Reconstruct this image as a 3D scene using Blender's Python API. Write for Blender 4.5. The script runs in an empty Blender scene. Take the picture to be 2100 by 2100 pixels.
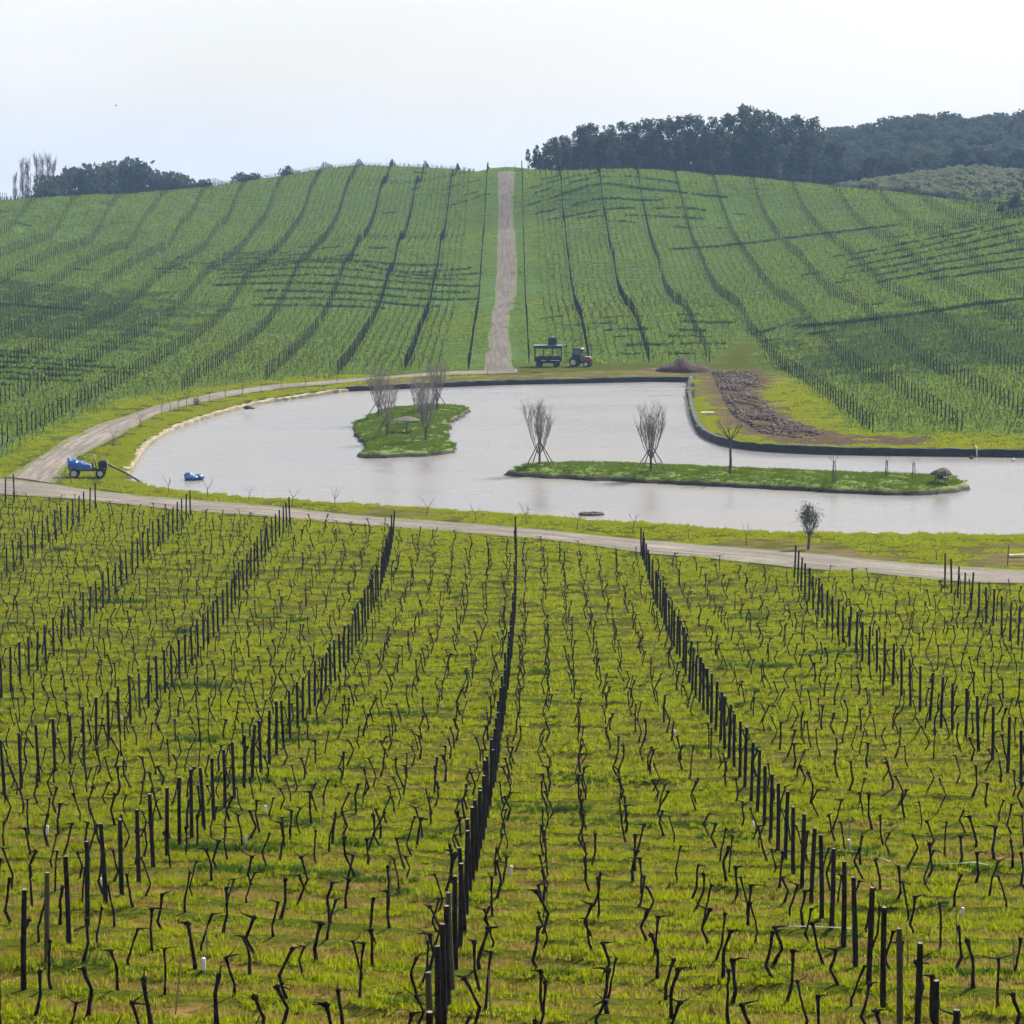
import bpy, bmesh, math, random
import numpy as np
from mathutils import Vector, Matrix, Euler
R = math.radians
rnd = random.Random(7)
npr = np.random.default_rng(11)
sc = bpy.context.scene
col = sc.collection
# ---------------------------------------------------------------- photo geometry -> metres
F_PX = 5000.0; CX = CY = 1050.0; YH = 380.0; CAM_H = 23.7
PITCH = math.atan((CY - YH) / F_PX)
_c, _s = math.cos(PITCH), math.sin(PITCH)
def ray(px, py):
    u = (px - CX) / F_PX; v = (CY - py) / F_PX
    return np.array([u, _c + v * _s, -_s + v * _c])
def at_depth(px, py, d): return np.array([0, 0, CAM_H]) + d * ray(px, py)
def at_ppm(px, py, ppm): return at_depth(px, py, F_PX / ppm)
def at_z(px, py, z=0.0):
    r = ray(px, py); t = (z - CAM_H) / r[2]
    return np.array([0, 0, CAM_H]) + t * r
def project(x, y, z):
    z = z - CAM_H
    d = y * _c - z * _s; up = y * _s + z * _c
    return CX + F_PX * x / d, CY - F_PX * up / d, F_PX / d
LINES = {
 1: [(52.5,2025.7),(103,1980),(145,1935),(187,1897),(228,1859),(268,1821),(299,1794),(453,1649),(571,1555),(620,1515),(714,1365),(738,1309),(758,1260),(783,1195),(809,1100)],
 2: [(876,2215),(905,2155),(919,2112),(928,2071),(935,2018),(975,1800),(1008,1602),(1027,1515),(1040,1434),(1050,1365),(1053,1282),(1057,1159),(1057,1112)],
 3: [(1970,2290),(1903,2215),(1870,2178),(1832,2112),(1793,2071),(1757,2015),(1731,1971),(1534,1597),(1498,1555),(1478,1525),(1454,1477),(1411,1412),(1396,1372),(1374,1311),(1356,1267),(1334,1206),(1316,1145)],
 4: [(2067,1588),(2036,1570),(2012,1548),(1989,1525),(1947,1501),(1889,1470),(1840,1425),(1797,1378),(1759,1340),(1724,1313),(1700,1300),(1675,1256),(1654,1227),(1637,1198),(1623,1182)],
 5: [(2085,1325),(2067,1309),(2038,1290),(2001,1267),(1974,1238),(1956,1218),(1933,1200)],
 0: [(27,1625),(85,1602),(136,1575),(177,1555),(219,1526),(273,1483),(306,1454),(335,1426),(366,1394),(393,1365),(426,1320),(453,1287),(514,1185),(543,1153),(583,1091),(597,1070)],
 -1:[(14,1430),(54,1396),(90,1365),(121,1334),(154,1307),(185,1276),(283,1171),(310,1138),(351,1099),(379,1070),(397,1055)],
 -2:[(25,1175),(58,1153),(148,1079),(181,1057),(201,1042)],
 -3:[(7,1034),(34,1022)],
}
YT = np.array([1000,1060,1110,1180,1240,1310,1400,1515,1600,1650,1800,1900,2025,2150,2300])
PT = np.array([25.5,28.5,31.3,34.2,37.0,41.0,46.5,54.5,60.0,64.0,81,91,106,121,139])
def ppm_y(y): return float(np.interp(y, YT, PT))
CTRL = []
def add(p): CTRL.append(p)
for k, pts in LINES.items():
    for (px, py) in pts:
        ph = ppm_y(py)
        if k == 2: P = ph
        else:
            P = ph
            for _ in range(6):
                d = F_PX / P
                X = -1.6 + .0122 * d + 7.9 * (k - 2)
                pc = (px - CX) / X
                P = .6 * ph + .4 * pc
        q = at_ppm(px, py, P)
        if py < 1260: q[2] = max(q[2], .55) if True else q[2]
        if q[2] < .55 or py < 1200:       # keep the lower edge just above the pond
            zz = max(q[2], .55); zz = min(zz, 1.8); q = at_z(px, py, zz)
        add(q)
for (px, py) in [(-300,2150),(300,2150),(1050,2150),(1700,2150),(2400,2150),(2300,1700),(2400,1400),(-250,1800),(-300,1400),(-300,1180),(500,1700),(750,1500),(1250,1700),(1250,1400),(1700,1500),(1500,1250),(900,1250)]:
    add(at_ppm(px, py, ppm_y(py)))
add(np.array([-12,28,9.7])); add(np.array([0,25,10.8])); add(np.array([12,28,10.2])); add(np.array([0,0,13.5])); add(np.array([-60,0,13])); add(np.array([60,0,14]))
# level ground round the pond
for (px, py, z) in [(109,993,.55),(203,1010,.5),(435,1028,.42),(700,1053,.42),(904,1072,.45),(1085,1085,.48),(1300,1110,.55),(1548,1130,.7),(1714,1144,.8),(1921,1165,.95),(2100,1175,1.05),(2400,1180,1.1),
    (36,1012,.55),(308,1040,.6),(700,1072,.6),(1085,1100,.8),(1400,1140,1.1),(1714,1175,1.4),(2050,1200,1.8),(-200,990,.8),
    (232,903,.6),(290,867,.6),(344,841,.6),(435,815,.6),(543,795,.6),(700,780,.6),(850,772,.6),(1000,763,.6),(1150,760,.6),(1300,760,.6),(1420,765,.6),
    (120,925,.6),(200,880,.6),(40,950,.6),(500,900,.35),(900,900,.35),(900,1000,.35),(1300,1030,.35),(1500,1000,.35),(2000,1030,.35),(1200,850,.5),(800,830,.5),(2400,1000,.5),
    (1450,800,.66),(1480,860,.66),(1540,905,.66),(1650,912,.68),(1900,915,.68),(2100,918,.72),(2300,920,.8),(1550,800,.66),(1600,850,.66)]:
    add(at_z(px, py, z))
HILL = {
 -13.4:[(830,763),(881,635),(899,544),(910,490),(932,392),(938,349)],
 -21.3:[(714,765),(780,627),(805,562),(818,500),(845,432),(872,345)],
 -29.2:[(711,537),(743,494),(787,378),(801,345)],
 -37.1:[(700,428),(733,343)],
 -45:[(536,548),(601,475),(656,360),(663,348)],
 -52.9:[(482,526),(525,472),(558,414),(583,365)],
 -60.8:[(435,490),(478,432),(507,376)],
 -68.7:[(348,508),(391,450),(424,388)],
 -76.6:[(239,515),(290,461),(344,393)],
 -84.5:[(206,475),(245,405)],
 -92.4:[(112,482),(160,405)],
 -100.3:[(11,479),(62,420)],
 18:[(1332,741),(1294,638),(1265,584),(1258,533),(1243,454),(1233,381),(1226,352)],
 26:[(1459,742),(1449,727),(1436,696),(1420,661),(1370,606),(1352,544),(1330,475),(1316,410),(1307,352)],
 33.9:[(1768,887),(1592,757),(1540,690),(1447,559),(1422,501),(1400,417),(1384,358)],
 41.8:[(1980,890),(1654,653),(1541,544),(1505,490),(1476,417),(1463,368)],
 49.7:[(1599,490),(1556,417),(1545,374)],
 57.6:[(1646,432),(1626,385)],
 65.5:[(1741,435),(1726,406)]}
crest = []
for (px, py, P) in [(955,757,15.9),(986,617,12.4),(990,544,11.4),(997,472,10.3),(1006,350,8.9),(1202,725,15.3),(1175,599,12.3),(1167,519,11.2),(1158,439,10.3),(1151,352,9.5),(1080,742,15.7),(1070,610,12.3),(1068,530,11.3),(1066,450,10.3),(1062,348,9.2),(1025,345,9.0)]:
    q = at_ppm(px, py, P)
    if py > 735 and q[2] < .9: q = at_z(px, py, .7)
    add(q)
    if py < 360: crest.append(q)
for X, pts in HILL.items():
    for i, (px, py) in enumerate(pts):
        q = at_ppm(px, py, (px - CX) / X)
        if py > 735 and q[2] < .9: q = at_z(px, py, .7)
        add(q)
    crest.append(q)
for (px, py, P) in [(0,940,24.2),(60,905,22.9),(165,855,20.6),(300,800,18.0),(420,778,17.1),(0,760,17.2),(150,720,15.6),(0,620,13.2),(200,600,12.4),(350,640,13.0),(500,680,13.8),(600,730,15.3),(-200,620,14),(-200,500,11.2),(-200,420,10),(0,540,11.6),
    (2019,440,10.9),(1900,445,11.0),(1850,468,11.2),(2100,458,12.2),(2200,455,12.4),(1960,500,12.3),(2100,520,12.9),(1900,560,13.0),(1750,600,13.2),(2100,620,14.6),(1800,680,15.3),(2000,700,16.2),(2100,780,18.6),(1850,790,18.4),(2300,700,16.5),(2300,600,14.2),(2300,888,22.5),(1600,540,11.9),(1700,500,11.4)]:
    q = at_ppm(px, py, P)
    if py > 770 and q[2] < .9: q = at_z(px, py, .8)
    add(q)
for q in crest:
    s = 1 + 45 / q[1]
    if q[0] < 40:
        add(np.array([q[0]*s, q[1]+28, q[2]-1.0])); add(np.array([q[0]*(s+.15), q[1]+110, q[2]-9]))
for p in [(-130,560,20),(-160,650,13),(-60,720,12),(20,720,14),(70,560,18),(110,480,17),(-200,400,18),(-250,300,8),(-150,250,3),(120,380,15),(150,300,8),(140,220,3),(60,700,14),
          (90,655,20),(140,655,20),(190,640,18),(95,720,24),(120,780,34),(160,780,36),(210,760,36),(300,760,38),(140,860,38),(200,900,40),(70,820,24),(20,850,16),(-100,900,12),(-300,800,12),(300,500,18),(400,1200,20),(0,1300,10),(-400,1200,10),(300,900,40),
          (84,600,22.2),(98,604,24.3),(113,606,26.4),(128,602,24.6),(88,565,20.0),(102,562,20.3),(116,565,21.0),(130,568,20.6)]:
    add(np.array(p, float))
CTRL = np.array(CTRL)
SC = 100.0
def _k(r2): 
    return np.where(r2 > 1e-12, .5 * r2 * np.log(np.maximum(r2, 1e-12)), 0.0)
def tps_fit(pts, lam):
    A = pts[:, :2] / SC; n = len(A)
    r2 = ((A[:, None] - A[None]) ** 2).sum(-1)
    K = _k(r2) + lam * np.eye(n)
    Pm = np.c_[np.ones(n), A]
    M = np.zeros((n + 3, n + 3)); M[:n, :n] = K; M[:n, n:] = Pm; M[n:, :n] = Pm.T
    return np.linalg.solve(M, np.r_[pts[:, 2], np.zeros(3)])
W = tps_fit(CTRL, 2e-3)
def tps(x, y):
    x = np.asarray(x, float).ravel(); y = np.asarray(y, float).ravel()
    out = np.empty(len(x)); A = CTRL[:, :2] / SC; n = len(A)
    for i in range(0, len(x), 20000):
        q = np.c_[x[i:i+20000], y[i:i+20000]] / SC
        r2 = ((q[:, None] - A[None]) ** 2).sum(-1)
        out[i:i+20000] = _k(r2) @ W[:n] + W[n] + q @ W[n+1:]
    return out

# ---------------------------------------------------------------- camera, sky, sun, exposure
cam_d = bpy.data.cameras.new('camera'); cam = bpy.data.objects.new('camera', cam_d); col.objects.link(cam)
cam.location = (0, 0, CAM_H); cam.rotation_euler = (math.pi / 2 - PITCH, 0, 0)
cam_d.sensor_width = 36; cam_d.lens = 36 * F_PX / 2100.0; cam_d.clip_start = .5; cam_d.clip_end = 6000
sc.camera = cam
SUN_AZ, SUN_EL = R(40), R(43)
world = bpy.data.worlds.new('World'); sc.world = world; world.use_nodes = True
wn, wl = world.node_tree.nodes, world.node_tree.links
sky = wn.new('ShaderNodeTexSky'); sky.sky_type = 'NISHITA'; sky.sun_disc = False
sky.sun_elevation = SUN_EL; sky.sun_rotation = SUN_AZ
sky.air_density = 1.0; sky.dust_density = 2.5; sky.ozone_density = 1.2; sky.altitude = 60
# thin high cloud veil over the whole sky
wtc = wn.new('ShaderNodeTexCoord'); wmap = wn.new('ShaderNodeMapping'); wmap.inputs['Scale'].default_value = (1.2, 1.2, 5)
wno = wn.new('ShaderNodeTexNoise'); wno.inputs['Scale'].default_value = 2.2; wno.inputs['Detail'].default_value = 5
wrm = wn.new('ShaderNodeMapRange'); wrm.inputs['From Min'].default_value = .3; wrm.inputs['From Max'].default_value = .72
wrm.inputs['To Min'].default_value = .52; wrm.inputs['To Max'].default_value = .90
wmx = wn.new('ShaderNodeMix'); wmx.data_type = 'RGBA'
wmx.inputs['B'].default_value = (7.7, 7.68, 7.85, 1)
wl.new(wtc.outputs['Generated'], wmap.inputs[0]); wl.new(wmap.outputs[0], wno.inputs['Vector']); wl.new(wno.outputs[0], wrm.inputs[0])
wl.new(wrm.outputs[0], wmx.inputs['Factor']); wl.new(sky.outputs[0], wmx.inputs['A']); wl.new(wmx.outputs['Result'], wn['Background'].inputs[0])
wn['Background'].inputs[1].default_value = .060
sun_d = bpy.data.lights.new('sun', 'SUN'); sun = bpy.data.objects.new('sun', sun_d); col.objects.link(sun)
sun_d.energy = 5.0; sun_d.angle = R(.6); sun_d.color = (1, .94, .84)
to_sun = Vector((math.sin(SUN_AZ) * math.cos(SUN_EL), math.cos(SUN_AZ) * math.cos(SUN_EL), math.sin(SUN_EL)))
sun.rotation_euler = (-to_sun).to_track_quat('-Z', 'Y').to_euler()
sun.location = (60, 60, 90)
vs = sc.view_settings; vs.view_transform = 'Standard'; vs.look = 'None'; vs.gamma = 1; vs.use_curve_mapping = False; vs.exposure = 1.2
sc.cycles.use_denoising = True; sc.cycles.max_bounces = 3; sc.cycles.use_adaptive_sampling = True; sc.cycles.adaptive_threshold = .025; sc.cycles.adaptive_min_samples = 12; sc.cycles.volume_bounces = 0; sc.cycles.transparent_max_bounces = 16
sc.cycles.diffuse_bounces = 1; sc.cycles.glossy_bounces = 2; sc.cycles.caustics_reflective = False; sc.cycles.caustics_refractive = False

# ---------------------------------------------------------------- height field
GX0, GX1, GY0, GY1, GS = -220, 260, -20, 760, 1.5
gx = np.arange(GX0, GX1 + GS, GS); gy = np.arange(GY0, GY1 + GS, GS)
_mx, _my = np.meshgrid(gx, gy)
HG = tps(_mx, _my).reshape(_mx.shape)
HG += .05 * np.sin(_mx * .37 + 1.3 * np.sin(_my * .11)) * np.sin(_my * .29 + .7 * np.sin(_mx * .17))
ALPHA = math.tan(R(-12)); ROW = 2.2
RIDGE_X = np.array([-60., -34, -10, 0, 10, 20, 40]); RIDGE_Y = np.array([170., 164, 150, 146, 138, 130, 122])
def height(x, y):
    x = np.asarray(x, float); y = np.asarray(y, float); shp = x.shape
    x = x.ravel(); y = y.ravel()
    fx = np.clip((x - GX0) / GS, 0, len(gx) - 1.001); fy = np.clip((y - GY0) / GS, 0, len(gy) - 1.001)
    i = fx.astype(int); j = fy.astype(int); a = fx - i; b = fy - j
    z = HG[j, i] * (1 - a) * (1 - b) + HG[j, i + 1] * a * (1 - b) + HG[j + 1, i] * (1 - a) * b + HG[j + 1, i + 1] * a * b
    nearf = (y > 24) & (y < np.interp(x, RIDGE_X, RIDGE_Y))
    if nearf.any():
        rc = (y - ALPHA * x - 40) / ROW; ph = np.abs(rc - np.round(rc)) * ROW
        amp = .15 + .05 * np.sin(x * .31 + rc * 2.1) + .03 * np.sin(x * 1.3 + rc * 5.0)
        z = z + np.where(nearf, amp * np.exp(-(ph / .34) ** 2), 0)
    far = (x < GX0) | (x > GX1) | (y > GY1) | (y < GY0)
    if far.any(): z[far] = np.clip(tps(x[far], y[far]), 2, 45)
    return z.reshape(shp)
def hz(x, y): return float(height(np.array([x]), np.array([y]))[0])
def normal(x, y):
    e = 1.5
    dx = (height(x + e, y) - height(x - e, y)) / (2 * e); dy = (height(x, y + e) - height(x, y - e)) / (2 * e)
    n = np.stack([-dx, -dy, np.ones_like(dx)], -1); return n / np.linalg.norm(n, axis=-1, keepdims=True)
def cast(pts, dmin=30, dmax=720):
    """photo pixels -> points on the ground"""
    out = []
    d = np.geomspace(dmin, dmax, 900)
    for (px, py) in pts:
        r = ray(px, py); X = d * r[0]; Y = d * r[1]; Z = CAM_H + d * r[2]
        g = Z - height(X, Y); k = np.nonzero(g < 0)[0]
        if len(k) == 0 or k[0] == 0: k = len(d) - 1; t = d[k]
        else:
            k = k[0]; t = d[k-1] + (d[k] - d[k-1]) * g[k-1] / (g[k-1] - g[k])
        out.append((t * r[0], t * r[1], CAM_H + t * r[2]))
    return np.array(out)
def water(pts, z=0.0): return np.array([at_z(px, py, z)[:2] for (px, py) in pts])
def inpoly(x, y, poly):
    x = np.asarray(x, float); y = np.asarray(y, float); c = np.zeros(x.shape, bool); n = len(poly)
    for i in range(n):
        x1, y1 = poly[i]; x2, y2 = poly[(i + 1) % n]
        if y1 == y2: continue
        c ^= ((y1 > y) != (y2 > y)) & (x < (x2 - x1) * (y - y1) / (y2 - y1) + x1)
    return c
def sdist(x, y, poly, closed=True):
    """distance to a polygon's outline; positive outside"""
    x = np.asarray(x, float); y = np.asarray(y, float); d = np.full(x.shape, 1e9); n = len(poly)
    for i in range(n if closed else n - 1):
        a = poly[i]; b = poly[(i + 1) % n]; ab = b - a; L = max(ab @ ab, 1e-9)
        t = np.clip(((x - a[0]) * ab[0] + (y - a[1]) * ab[1]) / L, 0, 1)
        d = np.minimum(d, np.hypot(x - a[0] - t * ab[0], y - a[1] - t * ab[1]))
    return np.where(inpoly(x, y, poly), -d, d) if closed else d
def resample(p, step):
    p = np.asarray(p, float); s = np.r_[0, np.cumsum(np.linalg.norm(np.diff(p, axis=0), axis=1))]
    n = max(2, int(s[-1] / step) + 1); q = np.linspace(0, s[-1], n)
    return np.stack([np.interp(q, s, p[:, i]) for i in range(p.shape[1])], 1)
def smooth_line(p, it=2):
    p = np.asarray(p, float)
    for _ in range(it):
        q = [p[0]]
        for a, b in zip(p[:-1], p[1:]): q += [.75 * a + .25 * b, .25 * a + .75 * b]
        q.append(p[-1]); p = np.array(q)
    return p

# ---------------------------------------------------------------- pond outline (water level z = 0)
EDGE_L = smooth_line(water([(268,981),(266,973),(290,935),(308,912),(348,888),(398,867),(496,838),(543,827),(652,812),(715,803)]))
WALL_FAR = water([(715,803),(867,796),(1048,789),(1338,783),(1413,784)])
WALL_R = smooth_line(water([(1409,814),(1413,840),(1420,868),(1437,896),(1478,914),(1548,925),(1673,932),(1838,935),(2100,938),(2420,943)]))
SHORE_N = smooth_line(water([(2420,1096),(2100,1096),(1673,1095),(1507,1088),(1350,1074),(1157,1060),(976,1047),(795,1035),(650,1028),(507,1019),(362,1006),(290,993),(268,981)], .34)); SHORE_N[-1] = EDGE_L[0]
POND = np.vstack([EDGE_L[:-1], WALL_FAR, WALL_R, SHORE_N[:-1]])
ISL_A = water([(723,872),(760,855),(790,845),(850,839),(900,838),(950,838),(965,842),(955,854),(925,867),(915,872),(928,876),(918,890),(921,905),(936,920),(932,930),(880,936),(800,939),(737,941),(733,936),(748,926),(752,915),(740,908),(728,895)])
ISL_B = water([(1027,975),(1050,968),(1090,960),(1200,957),(1400,965),(1600,973),(1760,980),(1880,983),(1960,988),(1988,997),(1985,1007),(1940,1013),(1880,1017),(1760,1014),(1600,1005),(1400,995),(1200,985),(1080,979)])
ISL_A = smooth_line(np.vstack([ISL_A, ISL_A[:1]]), 2)[:-1]; ISL_B = smooth_line(np.vstack([ISL_B, ISL_B[:1]]), 2)[:-1]

# paths: two edge lines in the photo, put on the ground
def strip_world(ea, eb, n=None):
    A = resample(smooth_line(cast(ea)), .5); B = smooth_line(cast(eb))
    m = len(A) if n is None else n
    def re(p):
        s = np.r_[0, np.cumsum(np.linalg.norm(np.diff(p, axis=0), axis=1))]; q = np.linspace(0, s[-1], m)
        return np.stack([np.interp(q, s, p[:, i]) for i in range(2)], 1)
    return re(A[:, :2]), re(B[:, :2])
PATH_N = strip_world([(-150,975),(30,985),(109,994),(203,1009),(308,1020),(435,1027),(650,1049),(904,1070),(1085,1084),(1300,1107),(1548,1127),(1714,1142),(1921,1161),(2100,1171),(2350,1180)],
                     [(-150,1006),(36,1015),(145,1024),(308,1042),(435,1053),(650,1068),(853,1087),(1157,1111),(1300,1132),(1507,1153),(1714,1172),(1921,1189),(2100,1199),(2350,1214)])
PATH_L = strip_world([(10,978),(72,940),(145,897),(235,857),(326,830),(435,806),(543,790),(700,778),(800,770),(994,760),(1060,757)],
                     [(109,992),(125,965),(150,944),(181,927),(232,903),(290,868),(344,842),(435,821),(543,801),(700,786),(800,776),(994,768),(1062,765)])
ROAD = strip_world([(993,762),(993,755),(1002,694),(1010,640),(1015,609),(1019,526),(1021,417),(1021,352)],
                   [(1062,763),(1055,757),(1041,694),(1048,640),(1060,600),(1062,533),(1053,461),(1053,403),(1057,352)])
def strip_poly(s): return np.vstack([s[0][::4], s[1][::-4]])
P_N, P_L, P_R = strip_poly(PATH_N), strip_poly(PATH_L), strip_poly(ROAD)

# ---------------------------------------------------------------- materials
class NT:
    def __init__(s, name, bump_disp=False):
        s.m = bpy.data.materials.new(name); s.m.use_nodes = True
        s.n = s.m.node_tree.nodes; s.l = s.m.node_tree.links
        s.b = s.n['Principled BSDF']; s.out = s.n['Material Output']
        s.b.inputs['Specular IOR Level'].default_value = .25
    def node(s, t, **kw):
        o = s.n.new(t)
        for k, v in kw.items(): setattr(o, k, v)
        return o
    def set(s, o, i, v):
        if hasattr(v, 'is_output') or isinstance(v, bpy.types.NodeSocket): s.l.new(v, o.inputs[i])
        else: o.inputs[i].default_value = v
    def coord(s, scale=(1, 1, 1), kind='Object'):
        t = s.node('ShaderNodeTexCoord'); m = s.node('ShaderNodeMapping'); m.inputs['Scale'].default_value = scale
        s.l.new(t.outputs[kind], m.inputs[0]); return m.outputs[0]
    def pos(s, scale=(1, 1, 1)):
        t = s.node('ShaderNodeNewGeometry'); m = s.node('ShaderNodeMapping'); m.inputs['Scale'].default_value = scale
        s.l.new(t.outputs['Position'], m.inputs[0]); return m.outputs[0]
    def noise(s, vec, scale, detail=4, rough=.55):
        o = s.node('ShaderNodeTexNoise'); s.l.new(vec, o.inputs['Vector'])
        o.inputs['Scale'].default_value = scale; o.inputs['Detail'].default_value = detail; o.inputs['Roughness'].default_value = rough
        return o.outputs[0]
    def rng(s, v, a, b, c=0.0, d=1.0, clamp=True):
        o = s.node('ShaderNodeMapRange', clamp=clamp); s.l.new(v, o.inputs[0])
        for i, x in enumerate((a, b, c, d)): o.inputs[i + 1].default_value = x
        return o.outputs[0]
    def math(s, op, a, b=0.0):
        o = s.node('ShaderNodeMath', operation=op); s.set(o, 0, a); s.set(o, 1, b); return o.outputs[0]
    def mix(s, f, a, b, blend='MIX'):
        o = s.node('ShaderNodeMix', data_type='RGBA', blend_type=blend)
        s.set(o, 'Factor', f)
        for k, v in (('A', a), ('B', b)):
            if isinstance(v, tuple): v = (*v, 1) if len(v) == 3 else v
            s.set(o, k, v)
        return o.outputs['Result']
    def attr(s, name, out='Fac'):
        o = s.node('ShaderNodeAttribute'); o.attribute_name = name; return o.outputs[out]
    def color(s, c):
        if isinstance(c, tuple): s.b.inputs['Base Color'].default_value = (*c, 1)
        else: s.l.new(c, s.b.inputs['Base Color'])
    def rough(s, v): s.set(s.b, 'Roughness', v)
    def bump(s, h, strength=.5, dist=.05):
        o = s.node('ShaderNodeBump'); o.inputs['Strength'].default_value = strength; o.inputs['Distance'].default_value = dist
        s.l.new(h, o.inputs['Height']); s.l.new(o.outputs[0], s.b.inputs['Normal'])
    def translucent(s, colr, fac):
        t = s.node('ShaderNodeBsdfTranslucent'); mx = s.node('ShaderNodeMixShader')
        if isinstance(colr, tuple): t.inputs[0].default_value = (*colr, 1)
        else: s.l.new(colr, t.inputs[0])
        mx.inputs[0].default_value = fac
        s.l.new(s.b.outputs[0], mx.inputs[1]); s.l.new(t.outputs[0], mx.inputs[2]); s.l.new(mx.outputs[0], s.out.inputs[0])
M = {}
def simple(name, c1, c2=None, scale=6, rough=.8, bump=0, spec=.25, metal=0):
    t = NT(name); v = t.coord()
    if c2: t.color(t.mix(t.rng(t.noise(v, scale), .35, .65), c1, c2))
    else:
        t.color(t.mix(t.rng(t.noise(v, scale), .3, .7, 0, .35), c1, tuple(x * .6 for x in c1)))
    t.rough(rough); t.b.inputs['Specular IOR Level'].default_value = spec; t.b.inputs['Metallic'].default_value = metal
    if bump: t.bump(t.noise(v, scale * 4), bump, .02)
    M[name] = t.m; return t.m

def band_mask(t):
    geo = t.node('ShaderNodeNewGeometry'); sp = t.node('ShaderNodeSeparateXYZ'); t.l.new(geo.outputs['Position'], sp.inputs[0])
    rc = t.math('DIVIDE', t.math('SUBTRACT', t.math('SUBTRACT', sp.outputs[1], t.math('MULTIPLY', sp.outputs[0], ALPHA)), 40.0), ROW * .5)
    wv = t.math('ADD', rc, t.math('MULTIPLY', t.math('SUBTRACT', t.noise(t.pos((.35, .8, 1)), .8, 4), .5), .9))
    tri = t.math('ABSOLUTE', t.math('SUBTRACT', t.math('FRACT', wv), .5))
    return t.math('MULTIPLY', t.math('MULTIPLY', t.rng(tri, .36, .47), t.rng(t.noise(t.pos((.25, .7, 1)), .7, 4), .40, .58)), t.rng(sp.outputs[1], 90, 140, .8, .18))
def dry_mask(t):
    geo = t.node('ShaderNodeNewGeometry'); sp = t.node('ShaderNodeSeparateXYZ'); t.l.new(geo.outputs['Position'], sp.inputs[0])
    rc = t.math('DIVIDE', t.math('SUBTRACT', t.math('SUBTRACT', sp.outputs[1], t.math('MULTIPLY', sp.outputs[0], ALPHA)), 40 - 1.1), ROW)
    wv = t.math('ADD', rc, t.math('MULTIPLY', t.math('SUBTRACT', t.noise(t.pos((.5, 1, 1)), .9, 3), .5), .7))
    tri = t.math('ABSOLUTE', t.math('SUBTRACT', t.math('FRACT', wv), .5))
    a = t.math('MULTIPLY', t.rng(tri, .22, .40), t.rng(t.noise(t.pos((.16, .45, 1)), .5, 4), .34, .50))
    return t.math('MULTIPLY', t.math('MULTIPLY', a, t.rng(sp.outputs[1], 60, 100, 1.1, .2)), .9)
def ground_material():
    t = NT('grass_ground')
    p = t.pos(); ps = t.pos((.35, 1.6, 1.0))
    big = t.noise(p, .035, 3); mid = t.noise(ps, .55, 5, .6); fine = t.noise(t.pos((1, 1.6, 1)), 5.5, 4, .65)
    g = t.mix(t.rng(big, .35, .65), (.040, .055, .005), (.062, .068, .007))
    g = t.mix(t.rng(mid, .38, .68), g, (.085, .080, .012))
    g = t.mix(t.rng(fine, .40, .62, 0, .75), g, (.020, .032, .005))
    # colder, denser sward on the hill
    hill = t.attr('hill')
    hc = t.mix(t.rng(t.noise(t.pos((.5, 1.2, 1)), .9, 4, .6), .36, .64), (0.0451, 0.0831, 0.0204), (0.0704, 0.1088, 0.0285))
    hc = t.mix(t.rng(big, .42, .62, 0, .5), hc, (0.0676, 0.0960, 0.0236))
    hc = t.mix(t.math('MULTIPLY', t.attr('dull'), .8), hc, (0.0515, 0.0695, 0.0148))
    g = t.mix(hill, g, hc)
    # row strips: under-vine strip drier in the near field, darker tall grass on the hill
    g = t.mix(t.math('MULTIPLY', dry_mask(t), t.attr('field')), g, (.150, .100, .036))
    rc = t.attr('rowc'); fr = t.math('FRACT', rc); tri = t.math('ABSOLUTE', t.math('SUBTRACT', fr, .5))
    strip = t.rng(tri, .26, .40)
    patch = t.rng(t.noise(t.pos((.22, .5, 1)), .35, 3), .45, .62)
    hs = t.math('MULTIPLY', t.math('MULTIPLY', strip, hill), t.rng(t.noise(p, .018, 3), .42, .62, .05, .45))
    g = t.mix(hs, g, (.022, .050, .014))
    soil = t.math('MULTIPLY', t.attr('soil'), t.rng(t.noise(t.pos((.6, 1, 1)), .8, 5, .65), .38, .58))
    sc_ = t.mix(t.noise(p, 2.5, 5), (0.0936, 0.0662, 0.0374), (0.1584, 0.1188, 0.0684))
    g = t.mix(soil, g, sc_)
    g = t.mix(t.math('MULTIPLY', t.attr('turned'), t.rng(t.noise(t.pos(), .7, 5, .65), .36, .52)), g, t.mix(t.noise(t.pos(), 2.0, 4), (.040, .027, .019), (.085, .060, .042)))
    t.color(g); t.rough(1); t.b.inputs['Specular IOR Level'].default_value = 0
    h = t.math('ADD', t.math('MULTIPLY', mid, .8), t.math('MULTIPLY', fine, .5))
    t.bump(h, .9, .22)
    M['ground'] = t.m
ground_material()
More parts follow.
